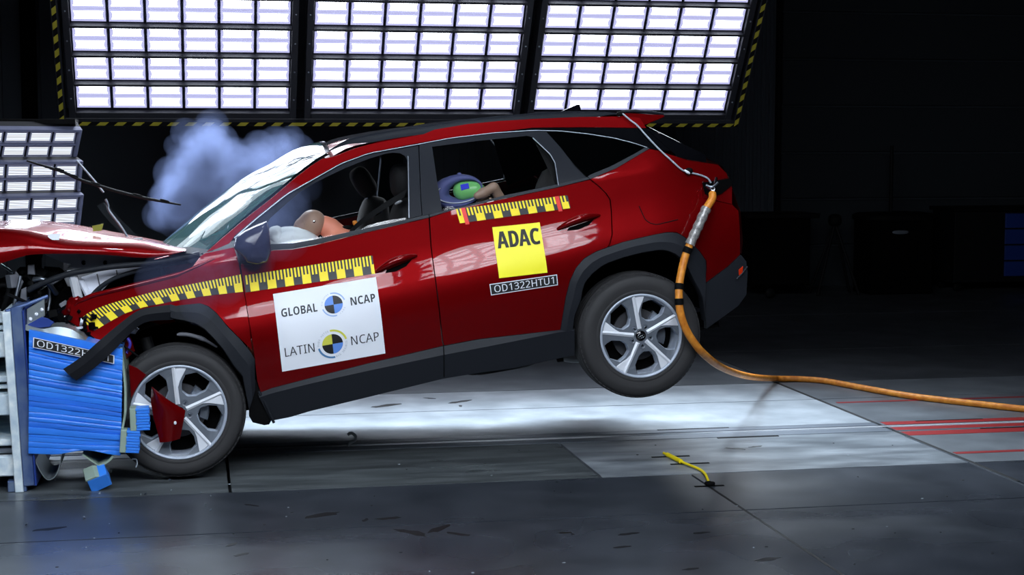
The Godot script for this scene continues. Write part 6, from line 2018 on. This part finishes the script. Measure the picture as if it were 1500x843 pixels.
# ---------------------------------------------------------------- dark workshop things by the big door
func build_yard() -> void:
	var c := thing("tool_cabinet", "dark wheeled tool cabinet before the big door at far right", "cabinet", Transform3D(Basis(), Vector3(10.4, 0, -10.6)))
	put("body", box_mesh(Vector3(-0.7, 0.12, -0.35), Vector3(0.8, 1.05, 0.3), M.dark, 0.01), c)
	put("top", box_mesh(Vector3(-0.74, 1.05, -0.38), Vector3(0.84, 1.10, 0.34), M.black, 0.01), c)
	for k in 4:
		put("drawer", box_mesh(Vector3(0.0, 0.20 + 0.21 * k, 0.30), Vector3(0.76, 0.39 + 0.21 * k, 0.325), M.blue_dark, 0.006), c)
	for x in [-0.6, 0.7]:
		for z in [-0.25, 0.2]:
			put("castor", blob(Vector3(0.12, 0.12, 0.05), 2.2, M.black, 0, 1, 1, Transform3D(Basis(), Vector3(x, 0.06, z)), 10, 14), c)
	var b := thing("work_cart", "dark covered work cart with a pole, in the middle before the door", "cart", Transform3D(Basis(), Vector3(8.9, 0, -10.4)))
	put("body", box_mesh(Vector3(-0.42, 0.0, -0.3), Vector3(0.42, 0.95, 0.3), M.soot, 0.03), b)
	put("cover", blob(Vector3(1.0, 0.14, 0.7), 4.0, M.black, 0.02, 3.0, 2, Transform3D(Basis(), Vector3(0, 0.98, 0)), 10, 20), b)
	put("pole", tube_mesh([Vector3(-0.05, 1.0, 0), Vector3(-0.05, 1.9, 0)], 0.025, M.dark, 8), b)
	put("chrome_latch", blob(Vector3(0.22, 0.05, 0.03), 3.0, M.alloy_dark, 0, 1, 1, Transform3D(Basis(), Vector3(-0.05, 0.80, 0.31)), 8, 12), b)
	var p := thing("trestle", "dark trestle stand between the cart and the car's tail", "stand", Transform3D(Basis(), Vector3(8.05, 0, -10.3)))
	for s in [-1.0, 1.0]:
		put("leg", tube_mesh([Vector3(0, 0.92, 0), Vector3(0.28 * s, 0.0, 0.15)], 0.02, M.dark, 8), p)
		put("leg", tube_mesh([Vector3(0, 0.92, 0), Vector3(0.28 * s, 0.0, -0.15)], 0.02, M.dark, 8), p)
	put("head", blob(Vector3(0.16, 0.16, 0.16), 3.0, M.black, 0, 1, 1, Transform3D(Basis(), Vector3(0, 0.95, 0)), 10, 14), p)
	var q := thing("parts_trolley", "dark parts trolley with pale castors just behind the car's tail", "trolley", Transform3D(Basis(), Vector3(7.15, 0, -10.2)))
	put("frame", box_mesh(Vector3(-0.35, 0.16, -0.3), Vector3(0.42, 1.0, 0.3), M.soot, 0.02), q)
	put("shelf", box_mesh(Vector3(-0.45, 1.0, -0.35), Vector3(0.52, 1.06, 0.35), M.black, 0.01), q)
	put("castor", blob(Vector3(0.12, 0.12, 0.05), 2.2, M.dark, 0, 1, 1, Transform3D(Basis(), Vector3(-0.1, 0.07, 0.28)), 10, 14), q)

# ---------------------------------------------------------------- airbag smoke
func build_smoke() -> void:
	var s := Node3D.new()
	s.name = "smoke_cloud"
	add_child(s, true)
	s.position = Vector3(0.2, 1.6, -1.9)
	s.set_meta("kind", "stuff")
	tag(s, "pale blue airbag smoke billowing up behind the windscreen", "smoke")
	var fog := FogMaterial.new()
	fog.albedo = Color(0.70, 0.77, 1.0)
	fog.density = 0.33
	var r := RandomNumberGenerator.new()
	r.seed = 23
	# [x, y, spread, puffs]
	for q in [[-0.14, 1.46, 0.06, 12], [-0.05, 1.52, 0.07, 14], [-0.10, 1.60, 0.06, 10], [0.0, 1.66, 0.08, 14], [0.02, 1.80, 0.07, 12], [0.08, 1.90, 0.06, 10], [0.14, 1.97, 0.05, 8], [0.20, 1.84, 0.07, 9], [0.14, 1.70, 0.09, 14], [0.10, 1.54, 0.10, 16], [0.24, 1.62, 0.09, 12], [0.32, 1.74, 0.07, 7], [0.22, 1.50, 0.09, 10], [0.02, 1.38, 0.07, 10], [0.38, 1.62, 0.08, 8], [0.45, 1.80, 0.07, 5], [0.55, 1.86, 0.06, 4], [0.62, 1.79, 0.07, 5], [0.48, 1.70, 0.07, 6], [0.66, 1.90, 0.05, 3], [0.57, 1.73, 0.08, 5]]:
		for k in int(q[3] * 2.2):
			puff(s, fog, Vector3(q[0] + clampf(r.randfn(0.0, q[2]), -1.6 * q[2], 1.6 * q[2]), q[1] + clampf(r.randfn(0.0, q[2] * 0.9), -1.5 * q[2], 1.5 * q[2]), -1.9 + r.randfn(0.0, 0.12)), r.randf_range(0.04, 0.13), r)
	# thinner haze in the cabin, behind the windscreen and over the airbag
	for q in [[0.72, 1.30, 0.10], [0.80, 1.36, 0.0], [0.90, 1.42, -0.1], [0.62, 1.32, 0.15], [0.84, 1.32, 0.20], [0.76, 1.36, 0.30], [0.70, 1.30, 0.38]]:
		for k in 4:
			puff(s, fog, car_xf * (Vector3(q[0], q[1], q[2]) + Vector3(r.randfn(0.0, 0.05), r.randfn(0.0, 0.04), r.randfn(0.0, 0.06))), r.randf_range(0.05, 0.11), r)

	# a faint veil drifting out over the mirror, the windscreen pillar and the front wing
	var veil := FogMaterial.new()
	veil.albedo = Color(0.70, 0.77, 1.0)
	veil.density = 0.16
	for q in [[0.05, 1.12], [0.20, 1.16], [0.34, 1.22], [0.46, 1.30], [0.58, 1.38], [0.68, 1.30], [0.52, 1.16], [0.36, 1.06], [0.74, 1.42], [0.22, 1.02]]:
		for k in 2:
			puff(s, veil, car_xf * Vector3(q[0] + r.randf_range(-0.05, 0.05), q[1] + r.randf_range(-0.05, 0.05), 1.12 + r.randf_range(-0.05, 0.06)), r.randf_range(0.10, 0.18), r)

func puff(s: Node3D, m: FogMaterial, at: Vector3, rad: float, r: RandomNumberGenerator) -> void:
	var f := FogVolume.new()
	f.name = "smoke_puff"
	f.shape = RenderingServer.FOG_VOLUME_SHAPE_ELLIPSOID
	f.size = Vector3(r.randf_range(1.7, 2.2), r.randf_range(1.6, 2.1), r.randf_range(1.7, 2.2)) * rad
	f.material = m
	s.add_child(f, true)
	f.position = at - s.position
	f.rotation = Vector3(r.randf() * 3.0, r.randf() * 3.0, r.randf() * 3.0)
